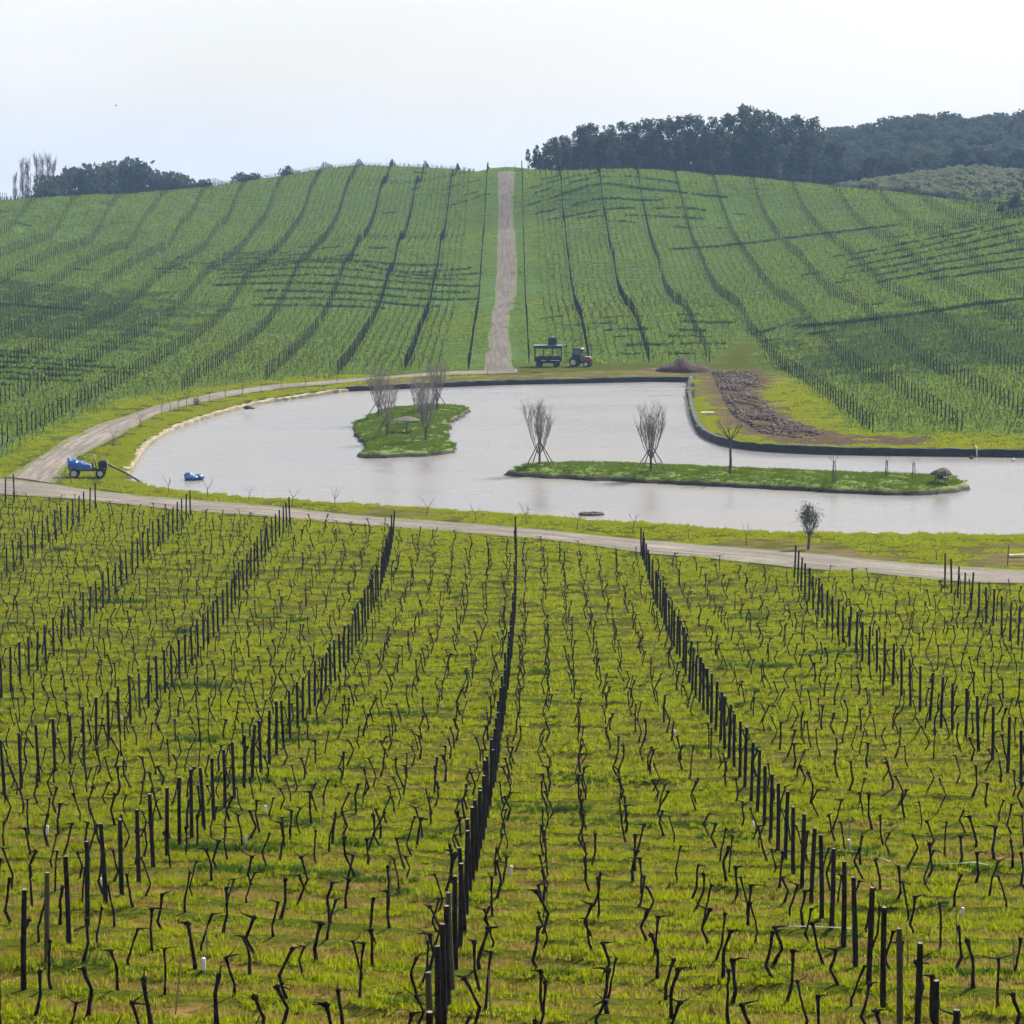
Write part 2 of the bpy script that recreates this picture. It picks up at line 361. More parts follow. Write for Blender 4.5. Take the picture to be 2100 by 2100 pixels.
def grass_blade_material(name, a, b, c, tr, fac):
    t = NT(name)
    oi = t.node('ShaderNodeObjectInfo')
    p = t.pos((.35, 1.6, 1)); n1 = t.rng(t.noise(p, .55, 4), .36, .66); n2 = t.noise(t.pos(), .035, 3)
    c1 = t.mix(n1, a, b); c1 = t.mix(t.rng(n2, .38, .64, 0, .6), c1, c); c1 = t.mix(t.math('MULTIPLY', oi.outputs['Random'], .35), c1, a)
    tn = t.attr('tint'); c1 = t.mix(t.rng(tn, .0, .45, .55, 0), c1, tuple(x * .42 for x in a)); c1 = t.mix(t.rng(tn, .65, 1, 0, .5), c1, tuple(min(1, x * 1.25) for x in b))
    if name == 'lawn_blades':
        bd = band_mask(t); c1 = t.mix(bd, c1, (.030, .055, .004)); tr = t.mix(bd, tr, (.06, .10, .005))
        dm = dry_mask(t); c1 = t.mix(dm, c1, (.215, .165, .035)); tr = t.mix(dm, tr, (.26, .19, .07))
    t.color(c1); t.rough(.9); t.b.inputs['Specular IOR Level'].default_value = .02
    t.translucent(t.mix(.5, c1, tr), fac); M[name] = t.m
grass_blade_material('lawn_blades', (.086, .134, .003), (.190, .202, .006), (.138, .170, .004), (.44, .50, .006), .5)
grass_blade_material('tall_blades', (.030, .075, .008), (.055, .105, .010), (.042, .088, .008), (.08, .17, .01), .4)
grass_blade_material('hill_blades', (0.0613, 0.1073, 0.0195), (0.0955, 0.1406, 0.0271), (0.1226, 0.1516, 0.0224), (0.2181, 0.3108, 0.0339), .5)
grass_blade_material('turf_blades', (0.0428, 0.0826, 0.0037), (0.0765, 0.1071, 0.0061), (0.0673, 0.1010, 0.0049), (0.1346, 0.2081, 0.0073), .5)
grass_blade_material('hill_row_blades', (0.0191, 0.0468, 0.0099), (0.0315, 0.0673, 0.0143), (0.0358, 0.0673, 0.0131), (0.0477, 0.1053, 0.0163), .4)
grass_blade_material('hill_dull_blades', (0.0394, 0.0747, 0.0178), (0.0626, 0.0988, 0.0246), (0.0746, 0.1061, 0.0231), (0.1073, 0.1756, 0.0274), .45)

def gravel_material(name, c1, c2, c3, s=1.0):
    t = NT(name); p = t.pos(); a = t.noise(t.pos((.5, .5, .5)), .35, 4); f = t.noise(p, 6 * s, 6, .7)
    c = t.mix(t.rng(f, .35, .65), c1, c2); c = t.mix(t.rng(a, .45, .68, 0, .8), c, c3)
    uv = t.node('ShaderNodeCombineXYZ'); t.l.new(t.attr('across'), uv.inputs[0]); t.l.new(t.attr('along'), uv.inputs[1])
    mp = t.node('ShaderNodeMapping'); mp.inputs['Scale'].default_value = (9, .10, 1); t.l.new(uv.outputs[0], mp.inputs[0])
    rut = t.noise(mp.outputs[0], 1.0, 4, .6); c = t.mix(t.rng(rut, .40, .58, 0, .85), c, tuple(x * .55 for x in c1))
    blot = t.noise(t.pos((.9, .9, .9)), .9, 5, .65); c = t.mix(t.rng(blot, .52, .70, 0, .6), c, tuple(x * .6 for x in c3))
    ed = t.attr('edge'); c = t.mix(t.math('MULTIPLY', ed, t.rng(t.noise(p, 1.1, 4), .34, .56)), c, (.062, .078, .014))
    t.color(c); t.rough(.95); t.bump(f, .8, .06); M[name] = t.m
gravel_material('gravel', (0.1320, 0.1135, 0.0977), (0.2178, 0.1914, 0.1663), (0.1122, 0.0924, 0.0759))
gravel_material('road_dirt', (.078, .062, .050), (.130, .106, .088), (.055, .042, .033), .5)
def water_material():
    t = NT('pond_water')
    v = t.pos((.35, 1.3, 1)); w1 = t.noise(v, 1.4, 4, .6); w2 = t.noise(t.pos((.05, .10, 1)), .8, 3)
    t.color(t.mix(t.rng(w2, .4, .62), (0.1418, 0.1369, 0.1365), (0.1588, 0.1499, 0.1429)))
    t.rough(t.rng(w2, .4, .6, .24, .32)); t.b.inputs['Specular IOR Level'].default_value = .5; t.b.inputs['IOR'].default_value = 1.33
    t.bump(w1, .05, .05); M['water'] = t.m
water_material()
def bark(name, c1, c2, s=9):
    t = NT(name); v = t.coord((1, 1, .25)); n = t.noise(v, s, 5, .65)
    oi = t.node('ShaderNodeObjectInfo')
    c = t.mix(t.rng(n, .35, .68), c1, c2); c = t.mix(t.math('MULTIPLY', oi.outputs['Random'], .5), c, tuple(x * .45 for x in c1))
    t.color(c); t.rough(.95); t.b.inputs['Specular IOR Level'].default_value = .08; t.bump(n, .7, .02); M[name] = t.m
bark('vine_bark', (0.0080, 0.0060, 0.0050), (0.0190, 0.0140, 0.0105), 14)
bark('tree_bark', (.09, .075, .06), (.17, .15, .125))
bark('twig', (0.1560, 0.1380, 0.1260), (0.2400, 0.2160, 0.1980))
bark('mid_twig', (0.0680, 0.0600, 0.0480), (0.1120, 0.1000, 0.0800))
bark('dark_twig', (.06, .05, .042), (.11, .09, .075))
def post_wood():
    t = NT('post_wood'); v = t.coord((1, 1, .12)); n = t.noise(v, 22, 5, .6)
    oi = t.node('ShaderNodeObjectInfo')
    c = t.mix(t.rng(n, .35, .7), (0.0070, 0.0060, 0.0050), (0.0200, 0.0165, 0.0125))
    c = t.mix(t.rng(oi.outputs['Random'], .95, .98), c, (.058, .052, .030))
    tip = t.node('ShaderNodeSeparateXYZ'); tc = t.node('ShaderNodeTexCoord'); t.l.new(tc.outputs['Object'], tip.inputs[0])
    c = t.mix(t.rng(tip.outputs[2], 1.872, 1.879), c, (0.2100, 0.1900, 0.1500))
    t.color(c); t.rough(.95); t.b.inputs['Specular IOR Level'].default_value = .06; t.bump(n, .6, .01); M['post_wood'] = t.m
post_wood()
bark('post_far', (0.0070, 0.0065, 0.0060), (0.0160, 0.0140, 0.0120))
def leaves(name, a, b, tr, fac=.3, s=.25):
    t = NT(name); oi = t.node('ShaderNodeObjectInfo'); v = t.pos()
    c = t.mix(t.rng(t.noise(v, s, 3), .35, .65), a, b); c = t.mix(t.math('MULTIPLY', oi.outputs['Random'], .5), c, a)
    t.color(c); t.rough(.9); t.b.inputs['Specular IOR Level'].default_value = .05; t.translucent(t.mix(.5, c, tr), fac); M[name] = t.m
leaves('pine_leaf', (0.0289, 0.0442, 0.0374), (0.0595, 0.0782, 0.0595), (0.0680, 0.0935, 0.0510), .35)  # lightened and blued: distance haze is painted into the leaf colour
leaves('wood_leaf', (0.0306, 0.0442, 0.0391), (0.0680, 0.0850, 0.0697), (0.0680, 0.0850, 0.0510), .3)  # pale bluish lift here is haze put into the base colour
leaves('scrub_leaf', (.115, .135, .075), (.20, .215, .135), (.18, .21, .09), .4)
leaves('olive_leaf', (0.0382, 0.0527, 0.0425), (0.0850, 0.1062, 0.0892), (0.0595, 0.0765, 0.0425), .25, 3)
leaves('shrub_leaf', (0.0170, 0.0306, 0.0170), (0.0340, 0.0467, 0.0221), (0.0340, 0.0510, 0.0170), .2)
leaves('hedge_leaf', (0.0153, 0.0306, 0.0153), (0.0298, 0.0510, 0.0187), (0.0255, 0.0510, 0.0170), .2)  # dark tone standing for the shade in the hillside ditches
simple('wall_dark', (0.0135, 0.0135, 0.0144), (0.0248, 0.0238, 0.0225), 1.5, .7, .4)
simple('pale_stone', (0.1728, 0.1440, 0.1008), (0.2880, 0.2520, 0.1872), 1.3, .95, .8)
simple('soil_dark', (.040, .026, .018), (.100, .070, .050), 1.6, .95, .9)
simple('soil_red', (.022, .008, .005), (.040, .016, .010), 1.2, .95, .9)
simple('bank_soil', (.020, .017, .014), (.055, .045, .034), 2.5, .95, .8)
simple('blue_tarp', (0.0086, 0.0540, 0.2592), (0.0216, 0.0936, 0.3312), 3, .35, .3, .5)
simple('blue_hull', (0.0086, 0.0504, 0.1800), (0.0216, 0.0864, 0.2448), 3, .35, .0, .5)
simple('rubber', (.015, .015, .016), None, 6, .85)
simple('black_metal', (.010, .011, .012), None, 6, .6, 0, .25)
simple('steel', (.33, .34, .35), (.45, .46, .46), 5, .45, 0, .5, .6)
simple('rim_grey', (.42, .40, .37), None, 6, .5, 0, .5)
simple('teal', (.005, .022, .020), (.010, .034, .031), 3, .6, 0, .2)
simple('teal_pale', (0.0806, 0.1210, 0.1260), (0.1109, 0.1512, 0.1562), 3, .5, 0, .4)
simple('red_paint', (0.0950, 0.0095, 0.0078), (0.1296, 0.0173, 0.0130), 3, .4, 0, .5)
simple('white_paint', (0.5184, 0.5184, 0.5040), None, 3, .5)
simple('white_plastic', (0.5040, 0.5112, 0.5040), (0.4320, 0.4392, 0.4176), 8, .5)
simple('cream_wood', (0.4320, 0.3600, 0.2376), (0.5040, 0.4392, 0.3168), 8, .8)
simple('stake_wood', (.10, .08, .06), (.17, .14, .105), 12, .9)
simple('thatch', (0.0518, 0.0432, 0.0367), (0.1037, 0.0886, 0.0713), 9, .95, 1.0)
simple('hose_black', (.03, .026, .024), None, 4, .6)
simple('glass_dark', (.02, .022, .026), None, 2, .1, 0, .6)
simple('log_grey', (.055, .052, .05), (.12, .11, .10), 4, .9, .6)
simple('pipe_pale', (.50, .56, .48), None, 6, .5)
simple('straw', (.16, .125, .075), (.10, .075, .045), 9, .9)
simple('bird_dark', (.05, .045, .045), None, 6, .8)

# ---------------------------------------------------------------- mesh helpers
class MB:
    def __init__(s): s.v = []; s.f = []
    def add(s, v, f):
        o = len(s.v); s.v += [tuple(map(float, p)) for p in v]; s.f += [tuple(i + o for i in q) for q in f]; return s
    def box(s, c, size, rot=(0, 0, 0), taper=1.0, bev=0.0):
        hx, hy, hz_ = (k / 2 for k in size); m = Euler(rot).to_matrix(); v = []
        if bev:
            b = min(bev, hx * .9, hy * .9, hz_ * .9)
            levels = [(-hz_, b, 1), (-hz_ + b, 0, 1), (hz_ - b, 0, taper), (hz_, b, taper)]
        else: levels = [(-hz_, 0, 1), (hz_, 0, taper)]
        for (z, i, t) in levels:
            x, y = hx * t, hy * t
            if bev:
                bb = b
                ring = [(-x + i, -y + i + (bb if not i else 0)), (-x + i + (bb if not i else 0), -y + i), (x - i - (bb if not i else 0), -y + i), (x - i, -y + i + (bb if not i else 0)),
                        (x - i, y - i - (bb if not i else 0)), (x - i - (bb if not i else 0), y - i), (-x + i + (bb if not i else 0), y - i), (-x + i, y - i - (bb if not i else 0))]
                if i: ring = [(-x + i, -y + i + .001), (-x + i + .001, -y + i), (x - i - .001, -y + i), (x - i, -y + i + .001), (x - i, y - i - .001), (x - i - .001, y - i), (-x + i + .001, y - i), (-x + i, y - i - .001)]
            else: ring = [(-x, -y), (x, -y), (x, y), (-x, y)]
            v += [m @ Vector((a, d, z)) + Vector(c) for a, d in ring]
        n = len(v) // len(levels); f = [tuple(reversed(range(n)))]
        for k in range(len(levels) - 1):
            for i in range(n): f.append((k*n + i, k*n + (i+1) % n, (k+1)*n + (i+1) % n, (k+1)*n + i))
        f.append(tuple(range((len(levels)-1)*n, len(levels)*n)))
        return s.add(v, f)
    def tube(s, pts, rad, sides=6, cap=True):
        pts = [Vector(p) for p in pts]; n = len(pts)
        if not hasattr(rad, '__len__'): rad = [rad] * n
        v = []; up = Vector((.31, .87, .39)).normalized()
        for i, p in enumerate(pts):
            t = (pts[min(i+1, n-1)] - pts[max(i-1, 0)]);
            t = t.normalized() if t.length > 1e-9 else Vector((0, 0, 1))
            a = t.cross(up)
            if a.length < .05: a = t.cross(Vector((1, 0, 0)))
            a.normalize(); b = t.cross(a)
            for k in range(sides):
                th = 2 * math.pi * k / sides
                v.append(p + (a * math.cos(th) + b * math.sin(th)) * rad[i])
        f = []
        for i in range(n - 1):
            for k in range(sides): f.append((i*sides + k, i*sides + (k+1) % sides, (i+1)*sides + (k+1) % sides, (i+1)*sides + k))
        if cap: f.append(tuple(reversed(range(sides)))); f.append(tuple(range((n-1)*sides, n*sides)))
        return s.add(v, f)
    def lathe(s, prof, c=(0, 0, 0), sides=16, axis='z', jit=0.0, seed=0):
        rr = random.Random(seed); v = []
        for (r, z) in prof:
            for k in range(sides):
                th = 2 * math.pi * k / sides; q = r * (1 + rr.uniform(-jit, jit))
                p = (q * math.cos(th), q * math.sin(th), z)
                if axis == 'y': p = (p[0], p[2], p[1])
                if axis == 'x': p = (p[2], p[0], p[1])
                v.append(tuple(a + b for a, b in zip(p, c)))
        f = []; n = len(prof)
        for i in range(n - 1):
            for k in range(sides): f.append((i*sides + k, i*sides + (k+1) % sides, (i+1)*sides + (k+1) % sides, (i+1)*sides + k))
        f.append(tuple(reversed(range(sides)))); f.append(tuple(range((n-1)*sides, n*sides)))
        return s.add(v, f)
    def blob(s, c, rx, ry, rz_, jit=.12, seed=0, nu=8, nv=6):
        rr = random.Random(seed); v = [(c[0], c[1], c[2] - rz_)]
        for j in range(1, nv):
            ph = -math.pi / 2 + math.pi * j / nv
            for i in range(nu):
                th = 2 * math.pi * (i + .5 * (j % 2)) / nu; q = 1 + rr.uniform(-jit, jit)
                v.append((c[0] + rx * q * math.cos(ph) * math.cos(th), c[1] + ry * q * math.cos(ph) * math.sin(th), c[2] + rz_ * q * math.sin(ph)))
        v.append((c[0], c[1], c[2] + rz_)); f = []
        for i in range(nu): f.append((0, 1 + (i+1) % nu, 1 + i))
        for j in range(nv - 2):
            for i in range(nu): f.append((1 + j*nu + i, 1 + j*nu + (i+1) % nu, 1 + (j+1)*nu + (i+1) % nu, 1 + (j+1)*nu + i))
        t = len(v) - 1
        for i in range(nu): f.append((1 + (nv-2)*nu + i, 1 + (nv-2)*nu + (i+1) % nu, t))
        return s.add(v, f)
    def cards(s, centers, size, seed=0, flat=0.0):
        """leaf-sized diamond faces"""
        g = np.random.default_rng(seed); c = np.asarray(centers, float); n = len(c)
        a = g.normal(size=(n, 3)); a[:, 2] *= 1 - flat; a /= np.linalg.norm(a, axis=1, keepdims=True) + 1e-9
        b = np.cross(a, g.normal(size=(n, 3))); b /= np.linalg.norm(b, axis=1, keepdims=True) + 1e-9
        sz = (np.asarray(size) * g.uniform(.6, 1.3, n))[:, None]
        v = np.stack([c - a * sz, c - b * sz * .55, c + a * sz, c + b * sz * .55], 1).reshape(-1, 3)
        o = len(s.v); s.v += v.tolist(); s.f += [(o + 4*i, o + 4*i + 1, o + 4*i + 2, o + 4*i + 3) for i in range(n)]
        return s
    def mesh(s, name, mat, smooth=False):
        me = bpy.data.meshes.new(name); me.from_pydata([tuple(p) for p in s.v], [], s.f); me.validate(); me.update()
        if mat is not None: me.materials.append(M[mat] if isinstance(mat, str) else mat)
        if smooth: me.shade_smooth()
        return me
    def build(s, name, mat, parent=None, smooth=False, **kw): return obj(name, s.mesh(name, mat, smooth), parent, **kw)
def obj(name, me, parent=None, loc=None, rot=None, label=None, cat=None, group=None, kind=None, scale=None):
    o = bpy.data.objects.new(name, me); col.objects.link(o)
    if parent is not None: o.parent = parent
    if loc is not None: o.location = loc
    if rot is not None: o.rotation_euler = rot
    if scale is not None: o.scale = scale
    return tag(o, label, cat, group, kind)
def tag(o, label=None, cat=None, group=None, kind=None):
    if label: o['label'] = label
    if cat: o['category'] = cat
    if group: o['group'] = group
    if kind: o['kind'] = kind
    return o
def empty(name, loc, rz=0, label=None, cat=None, group=None):
    o = bpy.data.objects.new(name, None); col.objects.link(o); o.location = loc; o.rotation_euler = (0, 0, rz); o.empty_display_size = .2
    return tag(o, label, cat, group)
ORD = ['zeroth','first','second','third','fourth','fifth','sixth','seventh','eighth','ninth','tenth','eleventh','twelfth','thirteenth','fourteenth','fifteenth','sixteenth','seventeenth','eighteenth','nineteenth','twentieth']
def ordn(i):
    if i < len(ORD): return ORD[i]
    t = 'th' if 10 <= i % 100 <= 20 else {1: 'st', 2: 'nd', 3: 'rd'}.get(i % 10, 'th'); return f'{i}{t}'
def np_mesh(name, verts, faces, mat, smooth=True):
    me = bpy.data.meshes.new(name); verts = np.asarray(verts, np.float32); faces = np.asarray(faces, np.int32)
    k = faces.shape[1]; me.vertices.add(len(verts)); me.vertices.foreach_set('co', verts.ravel())
    me.loops.add(faces.size); me.loops.foreach_set('vertex_index', faces.ravel())
    me.polygons.add(len(faces)); me.polygons.foreach_set('loop_start', np.arange(0, faces.size, k, dtype=np.int32))
    me.update(calc_edges=True)
    me.validate()
    if mat: me.materials.append(M[mat])
    if smooth: me.shade_smooth()
    return me
def set_attr(me, name, vals):
    a = me.attributes.new(name, 'FLOAT', 'POINT'); a.data.foreach_set('value', np.asarray(vals, np.float32))
def merge_instances(protos, items):
    """protos: list of (verts Nx3, faces list); items: (proto, Matrix 4x4 numpy) -> merged verts, tri faces"""
    V = []; Fc = []; o = 0
    for k, m in items:
        v, f = protos[k]; w = v @ m[:3, :3].T + m[:3, 3]
        V.append(w); Fc.append(f + o); o += len(v)
    return np.vstack(V), np.vstack(Fc)
def tri_arrays(me):
    me.calc_loop_triangles(); v = np.empty(len(me.vertices) * 3); me.vertices.foreach_get('co', v)
    t = np.empty(len(me.loop_triangles) * 3, np.int32); me.loop_triangles.foreach_get('vertices', t)
    return v.reshape(-1, 3), t.reshape(-1, 3)
def mat4(loc, rz=0, s=1.0, tilt=(0, 0)):
    m = np.array(Euler((tilt[0], tilt[1], rz)).to_matrix()) * s
    o = np.eye(4); o[:3, :3] = m; o[:3, 3] = loc; return o

# ---------------------------------------------------------------- ground
def line_world(px): return cast(px)[:, :2]
EDGE_NEAR = line_world([(-250,1010),(7,1031),(34,1021),(201,1040),(397,1053),(597,1069),(812,1086),(1057,1112),(1316,1143),(1623,1181),(1933,1199),(2150,1222),(2400,1245)])
NEAR_POLY = np.vstack([EDGE_NEAR, [[80, 20], [-80, 20]]])
_hl = [(-300,985),(0,941),(102,892),(213,842),(255,822),(410,799),(580,778),(715,768),(960,759),(1080,747),(1330,744),(1459,744),(1530,690),(1592,760),(1768,889),(2100,892),(2400,894)]
HILL_EDGE = line_world(_hl)
HILL_POLY = np.vstack([HILL_EDGE, [[260, HILL_EDGE[-1][1]], [260, 760], [-220, 760], [-220, HILL_EDGE[0][1]]]])
soil_polys = [cast(p)[:, :2] for p in [
    [(715,795),(1000,781),(1400,775),(1440,790),(1450,772),(1380,758),(1200,762),(1000,772),(740,781)],
    [(1410,808),(1440,770),(1470,758),(1640,770),(1560,800),(1640,880),(1920,900),(1900,914),(1600,912),(1470,880),(1450,830)],
    [(1440,1116),(1600,1106),(1760,1120),(1850,1150),(1650,1146),(1500,1130)],
    [(2000,1120),(2200,1115),(2200,1170),(1990,1160)],
    [(760,1042),(900,1052),(900,1062),(740,1052)],
    [(-50,985),(109,1000),(130,975),(60,975)],
    [(1450,760),(1555,758),(1580,790),(1560,802),(1600,830),(1640,860),(1720,888),(1900,902),(1890,912),(1620,912),(1540,890),(1490,850),(1465,800)]]]
us = np.concatenate([np.linspace(-1.2, -.30, 22)[:-1], np.linspace(-.30, .30, 560), np.linspace(.30, 1.2, 22)[1:]])
ys = [6.0]
while ys[-1] < 2600:
    y = ys[-1]; st = .006 if y < 135 else .0032 if y < 350 else .0045 if y < 640 else .03
    ys.append(y * (1 + st))
ys = np.array(ys)
gu, gyy = np.meshgrid(us, ys); vx = (gu * gyy).ravel(); vy = gyy.ravel()
# keep a wide sheet close to the camera too
vz = height(vx, vy)
near_p = (vy > 120) & (vy < 330) & (np.abs(vx) < 150)
sd = np.full(len(vx), 99.0); sd[near_p] = sdist(vx[near_p], vy[near_p], POND)
bank = np.clip((sd + .15) / .75, 0, 1)
vz = np.where(sd < .6, (vz) * bank + (-1.3) * (1 - bank), vz)
nu_, nv_ = len(us), len(ys)
idx = np.arange(nu_ * nv_).reshape(nv_, nu_)
quads = np.stack([idx[:-1, :-1], idx[:-1, 1:], idx[1:, 1:], idx[1:, :-1]], -1).reshape(-1, 4)
gm = np_mesh('ground', np.c_[vx, vy, vz], quads, 'ground')
hs_ = np.full(len(vx), 30.0); k_ = (vy > 100) & (vy < 780); hs_[k_] = sdist(vx[k_], vy[k_], HILL_POLY)
hill_m = np.clip(.5 - hs_ / 5.0, 0, 1); hill_m = np.where(vy > 780, 1, hill_m)
set_attr(gm, 'hill', hill_m)
nf = np.zeros(len(vx)); k_ = vy < 260; nf[k_] = np.clip(.5 - sdist(vx[k_], vy[k_], NEAR_POLY) / 2.0, 0, 1)
set_attr(gm, 'field', nf)
set_attr(gm, 'rowc', np.where(hill_m > .4, (vy - 300) / ROW + .5, (vy - ALPHA * vx - 40) / ROW + .5))
so = np.zeros(len(vx)); k_ = (vy > 110) & (vy < 340)
for p in soil_polys: so[k_] = np.maximum(so[k_], np.clip(.5 - sdist(vx[k_], vy[k_], p) / 4, 0, .8))
set_attr(gm, 'soil', so); set_attr(gm, 'turned', np.where(k_, np.clip(.7 - sdist(vx, vy, soil_polys[-1]) / 2.0, 0, 1), 0))
DULL = [cast(p)[:, :2] for p in [[(1600,700),(1650,677),(2150,618),(2150,735),(1980,748),(1850,775),(1640,765)],[(-60,560),(120,590),(330,600),(420,640),(300,690),(120,700),(-60,730)]]]
du = np.zeros(len(vx)); k_ = (vy > 250) & (vy < 520)
for p in DULL: du[k_] = np.maximum(du[k_], np.clip(.5 - sdist(vx[k_], vy[k_], p) / 10, 0, 1))
set_attr(gm, 'dull', du)
obj('ground', gm, kind='structure')

def plane_poly(name, poly, z, mat):
    bm = bmesh.new(); vs_ = [bm.verts.new((float(p[0]), float(p[1]), z)) for p in poly]
    f = bm.faces.new(vs_); bmesh.ops.triangulate(bm, faces=[f]); bmesh.ops.recalc_face_normals(bm, faces=bm.faces)
    me = bpy.data.meshes.new(name); bm.to_mesh(me); bm.free(); me.materials.append(M[mat])
    if me.polygons[0].normal.z < 0: me.flip_normals()
    return obj(name, me, kind='structure')
# the water reaches a little under its banks
cen = POND.mean(0)
plane_poly('pond_water', np.array([[-60, 150], [95, 150], [95, 240], [40, 262], [25, 318], [-35, 318], [-60, 230]]), 0.0, 'water')

def ribbon(name, strip, mat, lift, nx=9, wob=.22):
    A, B = strip; n = len(A); t = np.linspace(0, 1, nx)
    g = np.random.default_rng(len(name) + n)
    def wobble():
        w = np.interp(np.arange(n), np.arange(0, n + 6, 3), g.normal(size=len(np.arange(0, n + 6, 3)))) * wob * .35
        return w + np.interp(np.arange(n), np.arange(0, n + 40, 17), g.normal(size=len(np.arange(0, n + 40, 17)))) * wob
    d = B - A; L = np.linalg.norm(d, axis=1, keepdims=True) + 1e-6; d = d / L
    A = A + d * wobble()[:, None]; B = B + d * wobble()[:, None]
    P = A[:, None] * (1 - t)[None, :, None] + B[:, None] * t[None, :, None]
    x = P[..., 0].ravel(); y = P[..., 1].ravel(); tt = np.tile(t, n)
    z = height(x, y) + lift + .03 * (1 - np.abs(2 * tt - 1) ** 2)
    ix = np.arange(n * nx).reshape(n, nx)
    q = np.stack([ix[:-1, :-1], ix[1:, :-1], ix[1:, 1:], ix[:-1, 1:]], -1).reshape(-1, 4)
    me = np_mesh(name, np.c_[x, y, z], q, mat)
    if me.polygons[len(me.polygons)//2].normal.z < 0: me.flip_normals()
    set_attr(me, 'edge', np.clip((np.abs(2 * tt - 1) - .55) / .42, 0, 1)); set_attr(me, 'across', tt)
    mid = (A + B) / 2; al = np.r_[0, np.cumsum(np.linalg.norm(np.diff(mid, axis=0), axis=1))]; set_attr(me, 'along', np.repeat(al, nx))
    return obj(name, me, kind='structure')
ribbon('gravel_path', PATH_N, 'gravel', .045)
ribbon('gravel_path', PATH_L, 'gravel', .035)
ribbon('dirt_road', ROAD, 'road_dirt', .055, wob=.10)

def island(poly, top, seed):
    x0, y0 = poly.min(0) - 1; x1, y1 = poly.max(0) + 1; st = .28
    X, Y = np.meshgrid(np.arange(x0, x1, st), np.arange(y0, y1, st)); x = X.ravel(); y = Y.ravel()
    s = -sdist(x, y, poly)
    g = np.random.default_rng(seed)
    s = s + .14 * np.sin(x * 2.1 + 2 * np.sin(y * .9)) + .10 * np.sin(y * 2.7 + x * 1.3) + g.normal(size=len(s)) * .03
    z = np.where(s < 0, s * 1.6, np.where(s < .25, s / .25 * .34, .34 + (top - .34) * (1 - np.exp(-(s - .25) / 1.3))))
    z = z + np.where(s > .5, .05 * np.sin(x * 1.7 + y * .6) * np.sin(y * 1.1) + g.normal(size=len(s)) * .03, 0)
    ok = (z > -.5).reshape(X.shape); ix = np.arange(len(x)).reshape(X.shape)
    cell = ok[:-1, :-1] & ok[1:, :-1] & ok[1:, 1:] & ok[:-1, 1:]
    q = np.stack([ix[:-1, :-1], ix[:-1, 1:], ix[1:, 1:], ix[1:, :-1]], -1)[cell]
    used, inv = np.unique(q, return_inverse=True)
    me = np_mesh('island', np.c_[x, y, z][used], inv.reshape(-1, 4), 'island')
    o = obj('island', me, kind='structure')
    def hfun(a, b):
        ss = float(-sdist(np.array([a]), np.array([b]), poly)[0]); return .34 + (top - .34) * (1 - math.exp(-max(0, ss - .25) / 1.3)) if ss > .25 else .2
    return o, hfun
def island_material():
    t = NT('island_turf'); p = t.pos()
    g = t.mix(t.rng(t.noise(t.pos((.6, 1.2, 1)), .8, 5, .6), .36, .64), (.060, .120, .014), (.125, .165, .020))
    g = t.mix(t.rng(t.noise(p, 5, 4, .65), .45, .7, 0, .6), g, (.035, .07, .010))
    geo = t.node('ShaderNodeNewGeometry'); sp = t.node('ShaderNodeSeparateXYZ'); t.l.new(geo.outputs['Position'], sp.inputs[0])
    zz = t.math('ADD', sp.outputs[2], t.math('MULTIPLY', t.math('SUBTRACT', t.noise(p, 1.4, 4), .5), .45))
    g = t.mix(t.rng(zz, .22, .36, 1, 0), g, (.030, .024, .018))
    t.color(g); t.rough(.95); t.bump(t.noise(p, 4, 5, .7), .9, .12); M['island'] = t.m
island_material()
_, hA = island(ISL_A, .60, 3)
_, hB = island(ISL_B, .68, 5)

# retaining walls and stone edging round the pond
def wall_mesh(line, z0, z1, th, lump=0.0, seed=0, step=.8):
    p = resample(line, step); n = len(p); t = np.gradient(p, axis=0); t /= np.linalg.norm(t, axis=1, keepdims=True) + 1e-9
    nr = np.c_[-t[:, 1], t[:, 0]]; g = random.Random(seed); mb = MB(); v = []
    for i in range(n):
        j = lambda a: g.uniform(-a, a) * lump
        a = p[i] + nr[i] * j(.25); b = p[i] + nr[i] * (th + j(.25)); zt = z1 + j(.18)
        v += [(a[0], a[1], z0), (a[0] + nr[i][0] * j(.1), a[1], zt - .06 + j(.1)), (a[0] + nr[i][0] * .06, a[1] + nr[i][1] * .06, zt), (b[0], b[1], zt + j(.1)), (b[0], b[1], z0)]
    f = []
    for i in range(n - 1):
        for k in range(4): f.append((i*5 + k, (i+1)*5 + k, (i+1)*5 + k + 1, i*5 + k + 1))
    f += [(0, 1, 2, 3, 4), tuple((n-1)*5 + k for k in (4, 3, 2, 1, 0))]
    mb.add(v, f); me = mb.mesh('retaining_wall', None)
    bm = bmesh.new(); bm.from_mesh(me); bmesh.ops.recalc_face_normals(bm, faces=bm.faces); bm.to_mesh(me); bm.free(); return me
def wall(name, line, z0, z1, th, mat, label, cat, lump=0, seed=1, cap=None):
    me = wall_mesh(line, z0, z1, th, lump, seed); me.materials.append(M[mat]); o = obj(name, me, label=label, cat=cat)
    return o
wall('retaining_wall', WALL_FAR, -1, .60, .45, 'wall_dark', 'long dark retaining wall along the far shore below the parked trailer', 'wall', .35, 2)
wall('retaining_wall', np.vstack([WALL_FAR[-1:] + [[.1, -.2]], WALL_R[:1]]), -1, .64, .45, 'wall_dark', 'short dark broken bank wall joining the two pond walls below the red mound', 'wall', 1.2, 5)
wall('retaining_wall', WALL_R, -1, .70, .45, 'wall_dark', 'dark curved retaining wall along the right shore of the pond', 'wall', .25, 3)
wall('stone_edging', EDGE_L, -1, .36, .7, 'pale_stone', 'pale rough stone edging curving along the left shore of the pond', 'stone edging', .45, 4)

